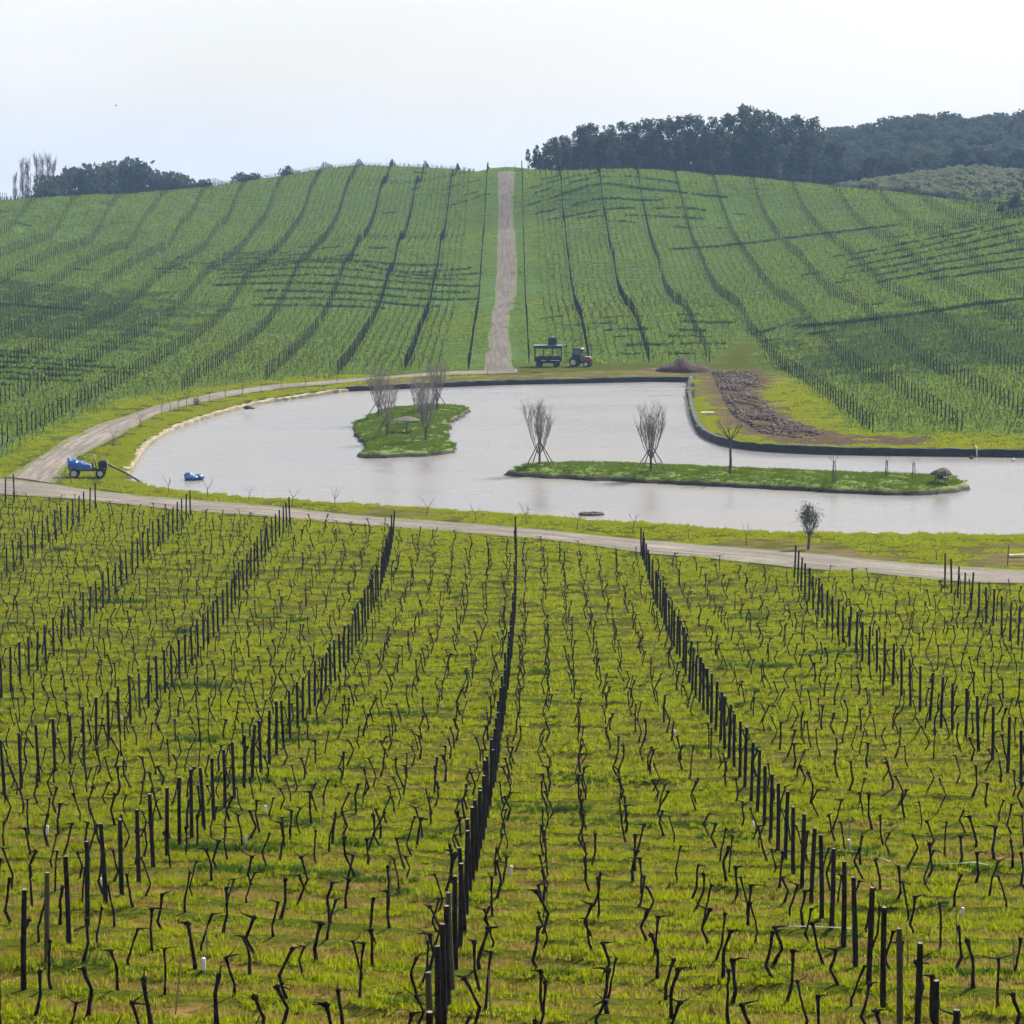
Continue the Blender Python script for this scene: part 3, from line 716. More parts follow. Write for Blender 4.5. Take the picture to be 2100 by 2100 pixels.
# ---------------------------------------------------------------- vineyard geometry
COLW = {k: cast(v)[:, :2] for k, v in LINES.items()}
def colx(k, y):
    if k in COLW:
        p = COLW[k]; o = np.argsort(p[:, 1]); Y = p[o, 1]; X = p[o, 0]
        # straight fit keeps posts in line
        if len(p) > 3:
            c = np.polyfit(Y, X, 3 if len(p) > 8 else 1); f = lambda yy: float(np.polyval(c, yy))
        else: f = lambda yy: float(np.interp(yy, Y, X))
        if Y[0] - 2 <= y <= Y[-1] + 3: return f(y)
        nb = k - 1 if k > 2 else k + 1
        if k == 2: return f(min(max(y, Y[0]), Y[-1]))
        ye = min(max(y, Y[0]), Y[-1])
        return colx(nb, y) + f(ye) - colx(nb, ye)
    if k > 5: return colx(5, y) + 8.0 * (k - 5)
    return colx(-3, y) - 7.6 * (-3 - k)
_ends = {k: float(COLW[k][:, 1].max()) for k in COLW}
CX_CACHE = {}
YG = np.arange(26, 215, 1.0)
for k in range(-7, 9): CX_CACHE[k] = np.array([colx(k, y) for y in YG])
def cxx(k, y): return float(np.interp(y, YG, CX_CACHE[k]))
def hit(k, i):
    y = 40 + ROW * i
    for _ in range(6): y = 40 + ROW * i + ALPHA * cxx(k, y)
    return cxx(k, y), y
def infield(x, y): return bool(inpoly(np.array([x]), np.array([y]), NEAR_POLY)[0])
posts = []; vines = []       # (px, ppm, x, y, ...)
NROW = 75
for i in range(-4, NROW):
    hits = {k: hit(k, i) for k in range(-7, 9)}
    for k in range(-7, 9):
        x, y = hits[k]
        if k in _ends and y > _ends[k] + .8: continue
        if k not in _ends and not infield(x, y): continue
        px, py, P = project(x, y, hz(x, y))
        if -60 < px < 2160 and py - 190 * P / 100 < 2105: posts.append((P, k, i, x, y))
        if k < 8:
            x2, y2 = hits[k + 1]
            if x2 - x > 13 or x2 - x < 4: continue
            for j in range(7):
                if rnd.random() < .05: continue
                t = (j + .5) / 7
                a = x + (x2 - x) * t + rnd.uniform(-.12, .12); b = y + (y2 - y) * t + rnd.uniform(-.12, .12)
                if not infield(a, b + 2.0): continue
                px, py, P = project(a, b, hz(a, b))
                if -40 < px < 2140 and py - P < 2100: vines.append((P, i, a, b, px))

# ---------------------------------------------------------------- posts and vines
def post_mesh(seed, h=1.88):
    g = random.Random(seed); mb = MB(); sides = 9; prof = []
    for (z, r) in [(-.35, .055), (.0, .057), (.25, .056), (.6, .054), (1.0, .053), (1.4, .0515), (1.7, .050), (h - .012, .049), (h, .042)]: prof.append((r * g.uniform(.96, 1.05), z))
    mb.lathe(prof, sides=sides, jit=.05, seed=seed)
    bx, by = g.uniform(-.02, .02), g.uniform(-.02, .02)
    mb.v = [(x + bx * math.sin(z * 1.6), y + by * math.sin(z * 1.3 + 1), z + (g.uniform(-.006, .006) if z > h - .02 else 0)) for x, y, z in mb.v]
    # wire staples
    for zz in (.55, .95, 1.35, 1.72):
        mb.box((.0, -.055, zz + g.uniform(-.02, .02)), (.03, .012, .012))
    return mb.mesh('vineyard_post', 'post_wood')
POST = [post_mesh(s) for s in range(6)]
def vine_meshes(seed):
    g = random.Random(seed); tr = MB(); cn = MB()
    h = g.uniform(.72, .98); n = 8; p = Vector((0, 0, -.08)); lean = Vector((g.choice((-1, 1)) * g.uniform(.0, .45), g.uniform(-.3, .3), 0)); pts = [p.copy()]; rad = [.042]
    kink = g.uniform(.3, .75); ks = Vector((g.uniform(-.75, .75), g.uniform(-.3, .3), 0))
    base = g.uniform(.021, .034)
    for i in range(1, n + 1):
        t = i / n
        d = Vector((0, 0, 1)) + lean * (1 if t < kink else -.4) + (ks if t >= kink else ks * -.3) * .6 + Vector((g.uniform(-.13, .13), g.uniform(-.12, .12), 0))
        pts.append(pts[-1] + d.normalized() * (h + .08) / n)
        rad.append(base * (1.15 - .35 * t) * g.uniform(.86, 1.18))
    rad[0] = base * 1.5; rad[1] = base * 1.35
    rad[-1] = base * 1.25; rad[-2] = base * 1.1
    tr.tube(pts, rad, 6)
    top = pts[-1]
    tr.blob(tuple(top), base * 1.9, base * 1.6, base * 1.5, .35, seed, 6, 4)
    style = g.choice(['spur', 'spur', 'spur', 'spur', 'one', 'one', 'two', 'arch', 'bare', 'bare', 'bare'])
    def cane(d, L, r0, droop):
        q = [top.copy()]; rr = [r0]; m = 6; d = Vector(d).normalized()
        for i in range(1, m + 1):
            d = (d + Vector((g.uniform(-.2, .2), g.uniform(-.2, .2), droop * .22 + g.uniform(-.12, .12)))).normalized()
            q.append(q[-1] + d * L / m); rr.append(r0 * (1 - .75 * i / m))
        cn.tube(q, rr, 4)
        return q
    def spur(s):
        a = g.uniform(.12, .30)
        q = cane((s * g.uniform(.8, 1.2), g.uniform(-.3, .3), g.uniform(.1, .6)), a, base * .95, -.3)
        if g.random() < .6: cn.tube([q[-1], q[-1] + Vector((g.uniform(-.08, .08), g.uniform(-.05, .05), g.uniform(.06, .2)))], [.008, .004], 4)
    if style == 'spur': spur(g.choice((-1, 1)))
    elif style == 'one': cane((g.choice((-1, 1)), g.uniform(-.3, .3), g.uniform(.2, .8)), g.uniform(.25, .5), base * .55, g.uniform(-.5, .6)); spur(g.choice((-1, 1)))
    elif style == 'two':
        for s in (-1, 1): cane((s, g.uniform(-.25, .25), g.uniform(.2, .6)), g.uniform(.2, .45), base * .6, g.uniform(-.3, .8))
    elif style == 'arch': cane((g.choice((-1, 1)) * .7, g.uniform(-.2, .2), .9), g.uniform(.5, .8), base * .35, -1.6); spur(g.choice((-1, 1)))
    else: cn.tube([top, top + Vector((g.uniform(-.1, .1), g.uniform(-.1, .1), g.uniform(.06, .18)))], [base * .6, base * .25], 4)
    return tr.mesh('grapevine', 'vine_bark', True), cn.mesh('cane', 'vine_bark')
VINE = [vine_meshes(100 + s) for s in range(44)]
posts.sort(key=lambda p: -p[0]); vines.sort(key=lambda p: -p[0])
pid = {}
for P, k, i, x, y in posts: pid.setdefault(k, []).append(i)
lines_in_view = sorted(pid)
for k in pid: pid[k].sort(reverse=True)
def post_pose(x, y): return (R(rnd.gauss(0, 1.1)), R(rnd.gauss(0, 1.3)), rnd.uniform(0, 6.28))
n_ind = min(300, len(posts))
for P, k, i, x, y in posts[:n_ind]:
    o = obj('vineyard_post', POST[rnd.randrange(6)], loc=(x, y, hz(x, y)), rot=post_pose(x, y), scale=(1, 1, rnd.uniform(.95, 1.04)),
            label=f'dark wooden post, {ordn(pid[k].index(i) + 1)} from the path in the {ordn(lines_in_view.index(k) + 1)} post line from the left',
            cat='vineyard post', group='vineyard posts in the near field')
vr = {}
for v in vines[:300]: vr.setdefault(v[1], []).append(v)
rows_front = sorted(vr)
for r_, lst in vr.items():
    lst.sort(key=lambda v: v[4])
    for q, (P, i, x, y, px) in enumerate(lst):
        tm, cm = VINE[rnd.randrange(len(VINE))]
        o = obj('grapevine', tm, loc=(x, y, hz(x, y)), rot=(0, 0, rnd.choice((0, math.pi)) + rnd.uniform(-.5, .5)), scale=[rnd.uniform(.9, 1.12)] * 3,
                label=f'bare pruned vine, {ordn(q + 1)} from the left in the {ordn(rows_front.index(r_) + 1)} row from the bottom', cat='grapevine', group='grapevines in the near field')
        obj('cane', cm, o)
# the rest of the near field
pp = [tri_arrays(m) for m in POST]; items = [(rnd.randrange(6), mat4((x, y, hz(x, y)), rnd.uniform(0, 6.28), 1, (R(rnd.gauss(0, 1.1)), R(rnd.gauss(0, 1.2))))) for P, k, i, x, y in posts[n_ind:]]
vp = []
for tm, cm in VINE:
    a, f = tri_arrays(tm); b, g_ = tri_arrays(cm); vp.append((np.vstack([a, b]), np.vstack([f, g_ + len(a)])))
vit = [(rnd.randrange(len(VINE)), mat4((x, y, hz(x, y)), rnd.choice((0, math.pi)) + rnd.uniform(-.5, .5), rnd.uniform(.9, 1.12))) for P, i, x, y, px in vines[300:]]
V_, F_ = merge_instances(vp, vit)
obj('grapevines', np_mesh('grapevines', V_, F_, 'vine_bark'), label='bare pruned vines filling the near field down to the gravel path', cat='grapevines', kind='stuff')

# ---------------------------------------------------------------- hillside vineyard
def small_post():
    mb = MB(); mb.lathe([(.062, -.3), (.058, .9), (.052, 1.9)], sides=5); return mb.mesh('p', None)
SP = tri_arrays(small_post())
def small_vine(seed):
    g = random.Random(seed); mb = MB(); n = 4; p = [Vector((0, 0, -.05))]
    for i in range(n): p.append(p[-1] + Vector((g.uniform(-.12, .12), g.uniform(-.1, .1), g.uniform(.2, .28))))
    mb.tube(p, [.034, .030, .026, .026, .036], 4)
    for s in range(g.choice((1, 2, 2))):
        d = Vector((g.choice((-1, 1)) * g.uniform(.15, .4), g.uniform(-.1, .1), g.uniform(.02, .3))); mb.tube([p[-1], p[-1] + d], [.03, .012], 3)
    return mb.mesh('v', None)
SV = [tri_arrays(small_vine(s)) for s in range(12)]
hcols = [-5.5 - 7.9 * n for n in range(22)] + [2.2 + 7.9 * n for n in range(14)]
hp = []; hv = []
YR = 300 + ROW * np.arange(-45, 160)
cx_, cy_ = np.meshgrid(hcols, YR); ok = inpoly(cx_, cy_, HILL_POLY)
hgt = height(cx_, cy_)
for (x, y, z, k) in zip(cx_.ravel(), cy_.ravel(), hgt.ravel(), ok.ravel()):
    px, py, P = project(x, y, z)
    if not (-120 < px < 2220) : continue
    lim = 640 if x < 0 else 565 if x < 35 else 535
    if y > lim: continue
    right = x > 0
    if k and rnd.random() > .02: hp.append((x, y, z, right))
    for j in range(7):
        if rnd.random() < .06: continue
        a = x + (j + .5) * 7.9 / 7 + rnd.uniform(-.1, .1); b = y + rnd.uniform(-.1, .1)
        if -8.5 < a < 5.0: continue
        hv.append((a, b, right))
ha = np.array([(a, b) for a, b, r in hv]); hk = inpoly(ha[:, 0], ha[:, 1], HILL_POLY) & (sdist(ha[:, 0], ha[:, 1], P_R) > 1.2); hh = height(ha[:, 0], ha[:, 1])
pi_ = [(0, mat4((x, y, z), rnd.uniform(0, 6), 1, (R(rnd.gauss(0, 1.2)), R(rnd.gauss(0, 1.2))))) for x, y, z, r in hp]
V_, F_ = merge_instances([SP], pi_)
A_ = [merge_instances(pp, items)] if items else []
for v, f in A_: F_ = np.vstack([F_, f + len(V_)]); V_ = np.vstack([V_, v])
obj('vineyard_posts', np_mesh('vineyard_posts', V_, F_, 'post_far', False), label='long lines of small dark posts climbing the far hillside vineyard', cat='vineyard posts', kind='stuff')
for side, lab in ((False, 'dense rows of bare vines on the hillside left of the dirt road'), (True, 'dense rows of bare vines on the hillside right of the dirt road')):
    it = [(rnd.randrange(12), mat4((a, b, z), rnd.uniform(-.4, .4) + rnd.choice((0, math.pi)), rnd.uniform(.75, 1.1))) for (a, b, r), k, z in zip(hv, hk, hh) if k and r == side]
    V_, F_ = merge_instances(SV, it)
    obj('hillside_vines', np_mesh('hillside_vines', V_, F_, 'vine_bark', False), label=lab, cat='grapevines', kind='stuff')

# ---------------------------------------------------------------- grass (instanced sods)
def sod(name, size, n, hmin, hmax, w, mat, seed, blades=7, spread=.07, row=False):
    g = np.random.default_rng(seed); V = []; Fc = []; T = []; o = 0
    c = g.uniform(-size / 2, size / 2, (n, 2))
    if row: c[:, 1] *= .35
    lump = np.sin(c[:, 0] * 5.3 / size + seed) * np.sin(c[:, 1] * 6.1 / size + 2 * seed)
    for (x, y), lu in zip(c, lump):
        hh_ = (hmin + (hmax - hmin) * g.uniform(0, 1) ** 2.2) * (1 + .45 * lu)
        tint = g.uniform(0, 1)
        for b in range(blades):
            T += [min(1, max(0, tint + g.normal() * .12))] * 5
            th = g.uniform(0, 2 * math.pi); r = g.uniform(0, spread); bx = x + r * math.cos(th); by = y + r * math.sin(th)
            la = g.uniform(.15, .9) * hh_; h1 = hh_ * g.uniform(.6, 1.15); ph = g.uniform(0, math.pi)
            wx, wy = w * math.cos(ph), w * math.sin(ph); dx, dy = la * math.cos(th), la * math.sin(th)
            V += [(bx - wx, by - wy, -.02), (bx + wx, by + wy, -.02), (bx + dx * .5 + wx * .7, by + dy * .5 + wy * .7, h1 * .7), (bx + dx * .5 - wx * .7, by + dy * .5 - wy * .7, h1 * .7), (bx + dx, by + dy, h1)]
            Fc += [(o, o + 1, o + 2), (o, o + 2, o + 3), (o + 3, o + 2, o + 4)]; o += 5
    me = np_mesh(name, np.array(V), np.array(Fc), mat, False); set_attr(me, 'tint', T)
    return bpy.data.objects.new(name, me)
def scatter(name, protos, pts, rot, scl, var, label):
    me = bpy.data.meshes.new(name); me.vertices.add(len(pts)); me.vertices.foreach_set('co', np.asarray(pts, np.float32).ravel())
    a = me.attributes.new('rot', 'FLOAT_VECTOR', 'POINT'); a.data.foreach_set('vector', np.asarray(rot, np.float32).ravel())
    a = me.attributes.new('scl', 'FLOAT', 'POINT'); a.data.foreach_set('value', np.asarray(scl, np.float32))
    a = me.attributes.new('var', 'INT', 'POINT'); a.data.foreach_set('value', np.asarray(var, np.int32))
    me.update(); o = obj(name, me, label=label, cat=name.replace('_', ' '), kind='stuff')
    ng = bpy.data.node_groups.new(name, 'GeometryNodeTree'); ng.interface.new_socket('Geometry', in_out='INPUT', socket_type='NodeSocketGeometry'); ng.interface.new_socket('Geometry', in_out='OUTPUT', socket_type='NodeSocketGeometry')
    N, L = ng.nodes, ng.links; gi = N.new('NodeGroupInput'); go = N.new('NodeGroupOutput'); jn = N.new('GeometryNodeJoinGeometry')
    def named(nm, ty):
        q = N.new('GeometryNodeInputNamedAttribute'); q.data_type = ty; q.inputs[0].default_value = nm; return q.outputs[0]
    for i, pr in enumerate(protos):
        oi = N.new('GeometryNodeObjectInfo'); oi.inputs['Object'].default_value = pr; oi.inputs['As Instance'].default_value = True
        ip = N.new('GeometryNodeInstanceOnPoints'); cmp_ = N.new('FunctionNodeCompare'); cmp_.data_type = 'INT'; cmp_.operation = 'EQUAL'
        L.new(named('var', 'INT'), cmp_.inputs[2]); cmp_.inputs[3].default_value = i
        L.new(gi.outputs[0], ip.inputs['Points']); L.new(cmp_.outputs[0], ip.inputs['Selection']); L.new(oi.outputs['Geometry'], ip.inputs['Instance'])
        er = N.new('FunctionNodeEulerToRotation'); L.new(named('rot', 'FLOAT_VECTOR'), er.inputs[0]); L.new(er.outputs[0], ip.inputs['Rotation'])
        L.new(named('scl', 'FLOAT'), ip.inputs['Scale']); L.new(ip.outputs[0], jn.inputs[0])
    L.new(jn.outputs[0], go.inputs[0])
    md = o.modifiers.new('scatter', 'NODES'); md.node_group = ng
    return o
def place(x, y, jitter_yaw=True, zoff=None):
    z = height(x, y) if zoff is None else zoff; n = normal(x, y); yaw = npr.uniform(0, 2 * math.pi, len(x)) if jitter_yaw else npr.choice([0, math.pi], len(x)) + npr.normal(0, .06, len(x))
    rot = np.zeros((len(x), 3))
    rx = -np.arcsin(np.clip(n[:, 1], -1, 1)); ry = np.arctan2(n[:, 0], n[:, 2])
    for i in range(len(x)):
        m = (Matrix.Rotation(ry[i], 3, 'Y') @ Matrix.Rotation(rx[i], 3, 'X') @ Matrix.Rotation(yaw[i], 3, 'Z')); rot[i] = m.to_euler()
    return np.c_[x, y, z], rot
def frame_ok(x, y, z, m=60):
    d = y * _c - (z - CAM_H) * _s; up = y * _s + (z - CAM_H) * _c
    px = CX + F_PX * x / d; py = CY - F_PX * up / d
    return (px > -m) & (px < 2100 + m) & (py < 2100 + 2 * m)
def grid_pts(y0, y1, st, jit=.35, wid=.24):
    ys_ = np.arange(y0, y1, st); P = []
    for yy in ys_:
        xs = np.arange(-wid * yy - st, wid * yy + st, st); P.append(np.c_[xs + npr.uniform(-jit, jit, len(xs)) * st, yy + npr.uniform(-jit, jit, len(xs)) * st])
    return np.vstack(P)
def clear_paths(p, m=.35):
    k = np.ones(len(p), bool)
    for q in (P_N, P_L, P_R): k &= sdist(p[:, 0], p[:, 1], q) > m
    return k & (sdist(p[:, 0], p[:, 1], POND) > m * .7)
lawn = [sod('sod', 1.1, 105, .02, .15, .008, 'lawn_blades', s, 9, .055) for s in range(4)] + [sod('sod', 1.5, 90, .03, .18, .013, 'lawn_blades', 10 + s, 8, .08) for s in range(3)] + [sod('sod', 2.2, 150, .03, .15, .016, 'lawn_blades', 20 + s, 7, .11) for s in range(3)]
pa = grid_pts(34, 76, .95); pb = grid_pts(76, 120, 1.35); pc = grid_pts(120, 300, 2.0)
va = npr.integers(0, 4, len(pa)); vb = npr.integers(4, 7, len(pb)); vc = npr.integers(7, 10, len(pc))
dn = sdist(pc[:, 0], pc[:, 1], POND); k = (dn > 2.3); pc = pc[k]; vc = vc[k]
pe = grid_pts(120, 300, .95); dn = sdist(pe[:, 0], pe[:, 1], POND); pe = pe[(dn > .45) & (dn < 2.4)]; ve = npr.integers(0, 4, len(pe))
pall = np.vstack([pa, pb, pc, pe]); vall = np.r_[va, vb, vc, ve]
ok = frame_ok(pall[:, 0], pall[:, 1], height(pall[:, 0], pall[:, 1])) & (sdist(pall[:, 0], pall[:, 1], HILL_POLY) > -1)
far_ = pall[:, 1] > 100
okp = np.ones(len(pall), bool); okp[far_] = clear_paths(pall[far_], .38)
for p in soil_polys: okp[far_] &= ~(inpoly(pall[far_, 0], pall[far_, 1], p) & (npr.random(far_.sum()) < .85))
ok &= okp; pall = pall[ok]; vall = vall[ok]
PP, RR = place(pall[:, 0], pall[:, 1]); scatter('grass', lawn, PP, RR, npr.uniform(.85, 1.2, len(PP)), vall, 'short yellow green grass covering the near field and pond banks')
# rough turf on the islands
turf = [sod('turf', 1.1, 60, .04, .20, .016, 'turf_blades', 70 + s, 7, .12) for s in range(3)]
ip = []
for poly, hf in ((ISL_A, hA), (ISL_B, hB)):
    lo, hi = poly.min(0), poly.max(0); q = np.array([(a, b) for a in np.arange(lo[0], hi[0], .85) for b in np.arange(lo[1], hi[1], .85)]) ; q = q + npr.uniform(-.25, .25, q.shape); q = q[sdist(q[:, 0], q[:, 1], poly) < -.5]
    ip += [(a, b, hf(a, b)) for a, b in q]
ip = np.array(ip); scatter('island_grass', turf, ip, np.c_[np.zeros((len(ip), 2)), npr.uniform(0, 6.28, len(ip))], npr.uniform(.6, 1.15, len(ip)), npr.integers(0, 3, len(ip)), 'bright rough grass covering both islands in the pond')
# taller dark weeds along some vine rows
tall = [sod('weeds', 1.3, 60, .07, .20, .012, 'tall_blades', 30 + s, 6, .09, True) for s in range(3)]
tp = []
for i in range(NROW):
    for seg in range(rnd.choice((0, 1, 1, 2)) if 40 + ROW * i < 68 else rnd.choice((0, 0, 1, 1, 2))):
        y0 = 40 + ROW * i; x0 = rnd.uniform(-.25, .22) * y0; L_ = rnd.choice((.7, .7, 1.6, 3.0, 5.0)) * (1 if y0 < 90 else .6)
        for q in np.arange(0, L_, .8):
            xx = x0 + q; yy = y0 + ALPHA * xx + rnd.uniform(-.15, .15)
            if infield(xx, yy + 1): tp.append((xx, yy))
tp = np.array(tp); k = frame_ok(tp[:, 0], tp[:, 1], height(tp[:, 0], tp[:, 1])); tp = tp[k]
PP, RR = place(tp[:, 0], tp[:, 1], False); scatter('weeds', tall, PP, RR, npr.uniform(.6, 1.1, len(PP)), npr.integers(0, 3, len(PP)), 'dark green taller weeds in strips along the vine rows')
# hillside sward: short grass between rows, taller darker strip under the vines
hs2 = [sod('sod', 4.6, 95, .10, .30, .07, 'hill_blades', 40 + s, 6, .35) for s in range(4)] + [sod('sod', 4.6, 95, .10, .30, .07, 'hill_dull_blades', 50 + s, 6, .35) for s in range(2)]
ph = grid_pts(225, 650, 4.1); z_ = height(ph[:, 0], ph[:, 1])
ok = frame_ok(ph[:, 0], ph[:, 1], z_) & (sdist(ph[:, 0], ph[:, 1], HILL_POLY) < -.5) & (sdist(ph[:, 0], ph[:, 1], P_R) > 1.6)
ph = ph[ok]; var = npr.integers(0, 4, len(ph))
for p in DULL: var = np.where(-sdist(ph[:, 0], ph[:, 1], p) + npr.normal(0, 5, len(ph)) > 0, npr.integers(4, 6, len(ph)), var)
PP, RR = place(ph[:, 0], ph[:, 1]); scatter('hillside_grass', hs2, PP, RR, npr.uniform(.8, 1.2, len(PP)), var, 'cool green grass covering the far hillside vineyard')
rowsod = [sod('row_strip', 4.0, 60, .20, .55, .06, 'hill_row_blades', 60 + s, 6, .22, False) for s in range(3)]
for o_ in rowsod:
    v_ = np.empty(len(o_.data.vertices) * 3); o_.data.vertices.foreach_get('co', v_); v_ = v_.reshape(-1, 3); v_[:, 1] *= .16; o_.data.vertices.foreach_set('co', v_.ravel())
rp_ = []
for y in YR:
    for x in np.arange(-.25 * y, .25 * y, 3.6): rp_.append((x + rnd.uniform(-.8, .8), y))
rp_ = np.array(rp_); fld = np.sin(rp_[:, 0] * .045 + 1.0 + .6 * np.sin(rp_[:, 1] * .05)) * np.sin(rp_[:, 1] * .040 + .9 * np.sin(rp_[:, 0] * .03)) + npr.normal(0, .25, len(rp_))
BANDS = [cast(p)[:, :2] for p in [[(430,560),(560,540),(700,528),(850,530),(1000,550),(1005,625),(900,632),(700,640),(520,620)],[(1090,395),(1250,368),(1400,370),(1500,395),(1480,412),(1300,412),(1100,410)],[(1150,440),(1300,430),(1450,440),(1440,452),(1160,455)],[(1750,520),(1950,470),(2150,470),(2150,560),(1800,590)],[(-50,715),(150,735),(260,760),(100,790),(-50,780)]]]
band = np.zeros(len(rp_), bool)
for p in BANDS: band |= (-sdist(rp_[:, 0], rp_[:, 1], p) + npr.normal(0, 1.5, len(rp_))) > 0
r3 = np.round((rp_[:, 1] - 300) / ROW).astype(int) % 3 == 0
fld = np.where(band & r3, 1.0, np.where(r3, fld * .8, -1)); band &= r3
k = frame_ok(rp_[:, 0], rp_[:, 1], height(rp_[:, 0], rp_[:, 1])) & (sdist(rp_[:, 0], rp_[:, 1], HILL_POLY) < -2) & (sdist(rp_[:, 0], rp_[:, 1], P_R) > 3.2) & (rp_[:, 1] < 640) & ((fld > .66) | band)
rp_ = rp_[k]; fld = fld[k]
PP, RR = place(rp_[:, 0], rp_[:, 1], False); scatter('row_strips', rowsod, PP, RR, np.clip(.2 + .75 * fld, .35, .95), npr.integers(0, 3, len(PP)), 'darker taller grass strips under the hillside vine rows')

# ---------------------------------------------------------------- bare trees, saplings, stakes
def G(px, py):
    p = cast([(px, py)])[0]; return (p[0], p[1], hz(p[0], p[1]))
def IS(px, py, hf):
    z = .6
    for _ in range(5):
        p = at_z(px, py, z); z = hf(p[0], p[1])
    return (p[0], p[1], z)
def grow(mb, p, d, L, r, depth, g, spread, up, sides=4, tips=None, n=4):
    q = [Vector(p)]; rr = [r]; d = Vector(d).normalized()
    for i in range(1, n + 1):
        d = (d + Vector((g.uniform(-1, 1), g.uniform(-1, 1), g.uniform(-.5, .9))) * .13 + Vector((0, 0, up * .1))).normalized()
        q.append(q[-1] + d * L / n); rr.append(r * (1 - .55 * i / n))
    mb.tube(q, rr, sides, False)
    if tips is not None: tips.append(q[-1])
    if depth > 0:
        for b in range(g.choice((2, 3, 3))):
            i = g.randrange(max(1, n - 2), n + 1)
            nd = (d + Vector((g.uniform(-1, 1), g.uniform(-1, 1), g.uniform(-.2, .6))) * spread).normalized()
            grow(mb, q[i], nd, L * g.uniform(.5, .78), rr[i] * .72, depth - 1, g, spread, up, max(3, sides - 1), tips, max(2, n - 1))
def vase_tree(name, loc, h, w, seed, label, group, stakes, stems=13, twig='mid_twig', apex=.36):
    """bare pollarded tree: short trunk, fan of upright stems, propped by slanting stakes"""
    g = random.Random(seed); o = empty(name, loc, 0, label, 'tree', group)
    tr = MB(); cr = MB(); hb = h * .20
    tr.tube([(0, 0, -.25), (g.uniform(-.03, .03), 0, hb * .5), (g.uniform(-.05, .05), g.uniform(-.05, .05), hb)], [.12, .095, .085], 8)
    tr.blob((0, 0, .02), .45, .45, .14, .2, seed, 10, 4)
    for s in range(stems):
        th = 2 * math.pi * (s + g.uniform(-.3, .3)) / stems; rr = w * .5 * (g.uniform(.75, 1.0) if s % 3 else g.uniform(.1, .55))
        top = h * g.uniform(.82, 1.0); pts = []
        for t in np.linspace(0, 1, 7):
            k = rr * (t ** .8) * (1.15 - .25 * t ** 3); pts.append(Vector((k * math.cos(th) + g.uniform(-.04, .04), k * math.sin(th) + g.uniform(-.04, .04), hb * .8 + (top * .72 - hb * .8) * t)))
        cr.tube(pts, [.036 * (1 - .6 * t) for t in np.linspace(0, 1, 7)], 4, False)
        for b in range(15):
            i = g.randrange(2, 7); p = pts[i]; a = g.uniform(0, 6.28); L = h * g.uniform(.14, .30)
            d = Vector((math.cos(a) * .34, math.sin(a) * .34, 1)).normalized()
            q = [p, p + d * L * .5, p + d * L + Vector((g.uniform(-.1, .1), g.uniform(-.1, .1), g.uniform(-.1, .05)))]
            cr.tube(q, [.012, .009, .005], 3, False)
            for c in range(3):
                e = (d + Vector((g.uniform(-.4, .4), g.uniform(-.4, .4), .1))).normalized()
                cr.tube([q[1], q[1] + e * L * g.uniform(.35, .6)], [.007, .003], 3, False)
    tr.build('trunk', 'dark_twig', o); cr.build('crown', twig, o)
    za = h * apex
    for (dx, dy) in stakes:
        mb = MB(); a = Vector((dx, dy, -.15)); t = Vector((-dx * .06, -dy * .06, za * g.uniform(.92, 1.06)))
        mb.tube([a, a.lerp(t, .5) + Vector((g.uniform(-.03, .03), g.uniform(-.03, .03), 0)), t], [.05, .046, .04], 7); mb.build('stake', 'stake_wood', o)
    return o
GA = 'bare propped trees on the left island'; GB = 'bare propped trees on the long island'
def st(P, *offs): return [(a / P, b) for a, b in offs]
vase_tree('bare_tree', IS(776, 858, hA), 5.9, 2.6, 1, 'bare fan-shaped tree nearest the left tip of the small island', GA, [(-1.35, -.5), (.5, 1.0), (.9, -.7)], 11, 'twig')
vase_tree('bare_tree', IS(793, 896, hA), 5.8, 2.4, 2, 'bare tree on three stakes left of the thatched parasol on the small island', GA, [(-1.2, -.3), (-.9, .4), (1.25, -.1), (.4, 1.3)], 9, 'twig')
vase_tree('bare_tree', IS(873, 905, hA), 6.1, 2.8, 3, 'bare tree nearest the front of the small island, right of the thatched parasol', GA, [(-1.25, -.1), (1.35, -.1), (.3, 1.2)], 11, 'twig')
vase_tree('bare_tree', IS(866, 866, hA), 5.6, 2.4, 4, 'bare propped tree standing directly behind the front one on the small island', GA, [(-1.45, .1), (1.2, .0), (.1, 1.3)], 9, 'twig')
vase_tree('bare_tree', IS(896, 842, hA), 6.0, 2.5, 5, 'bare tree furthest back on the right of the small island', GA, [(-1.1, -.3), (1.35, .0), (-.7, .9)], 11, 'twig')
vase_tree('bare_tree', IS(1106, 955, hB), 5.9, 2.5, 6, 'bare tree propped by stakes at the left tip of the long island', GB, [(-1.15, -.3), (-.65, .1), (1.0, .1), (1.35, .0)], 14, 'twig')
vase_tree('bare_tree', IS(1335, 966, hB), 6.1, 2.4, 7, 'bare fan-shaped tree propped by stakes on the long island, second from its left tip', GB, [(-1.4, .1), (-.75, .1), (.7, .3), (1.4, .1)], 14, 'twig')
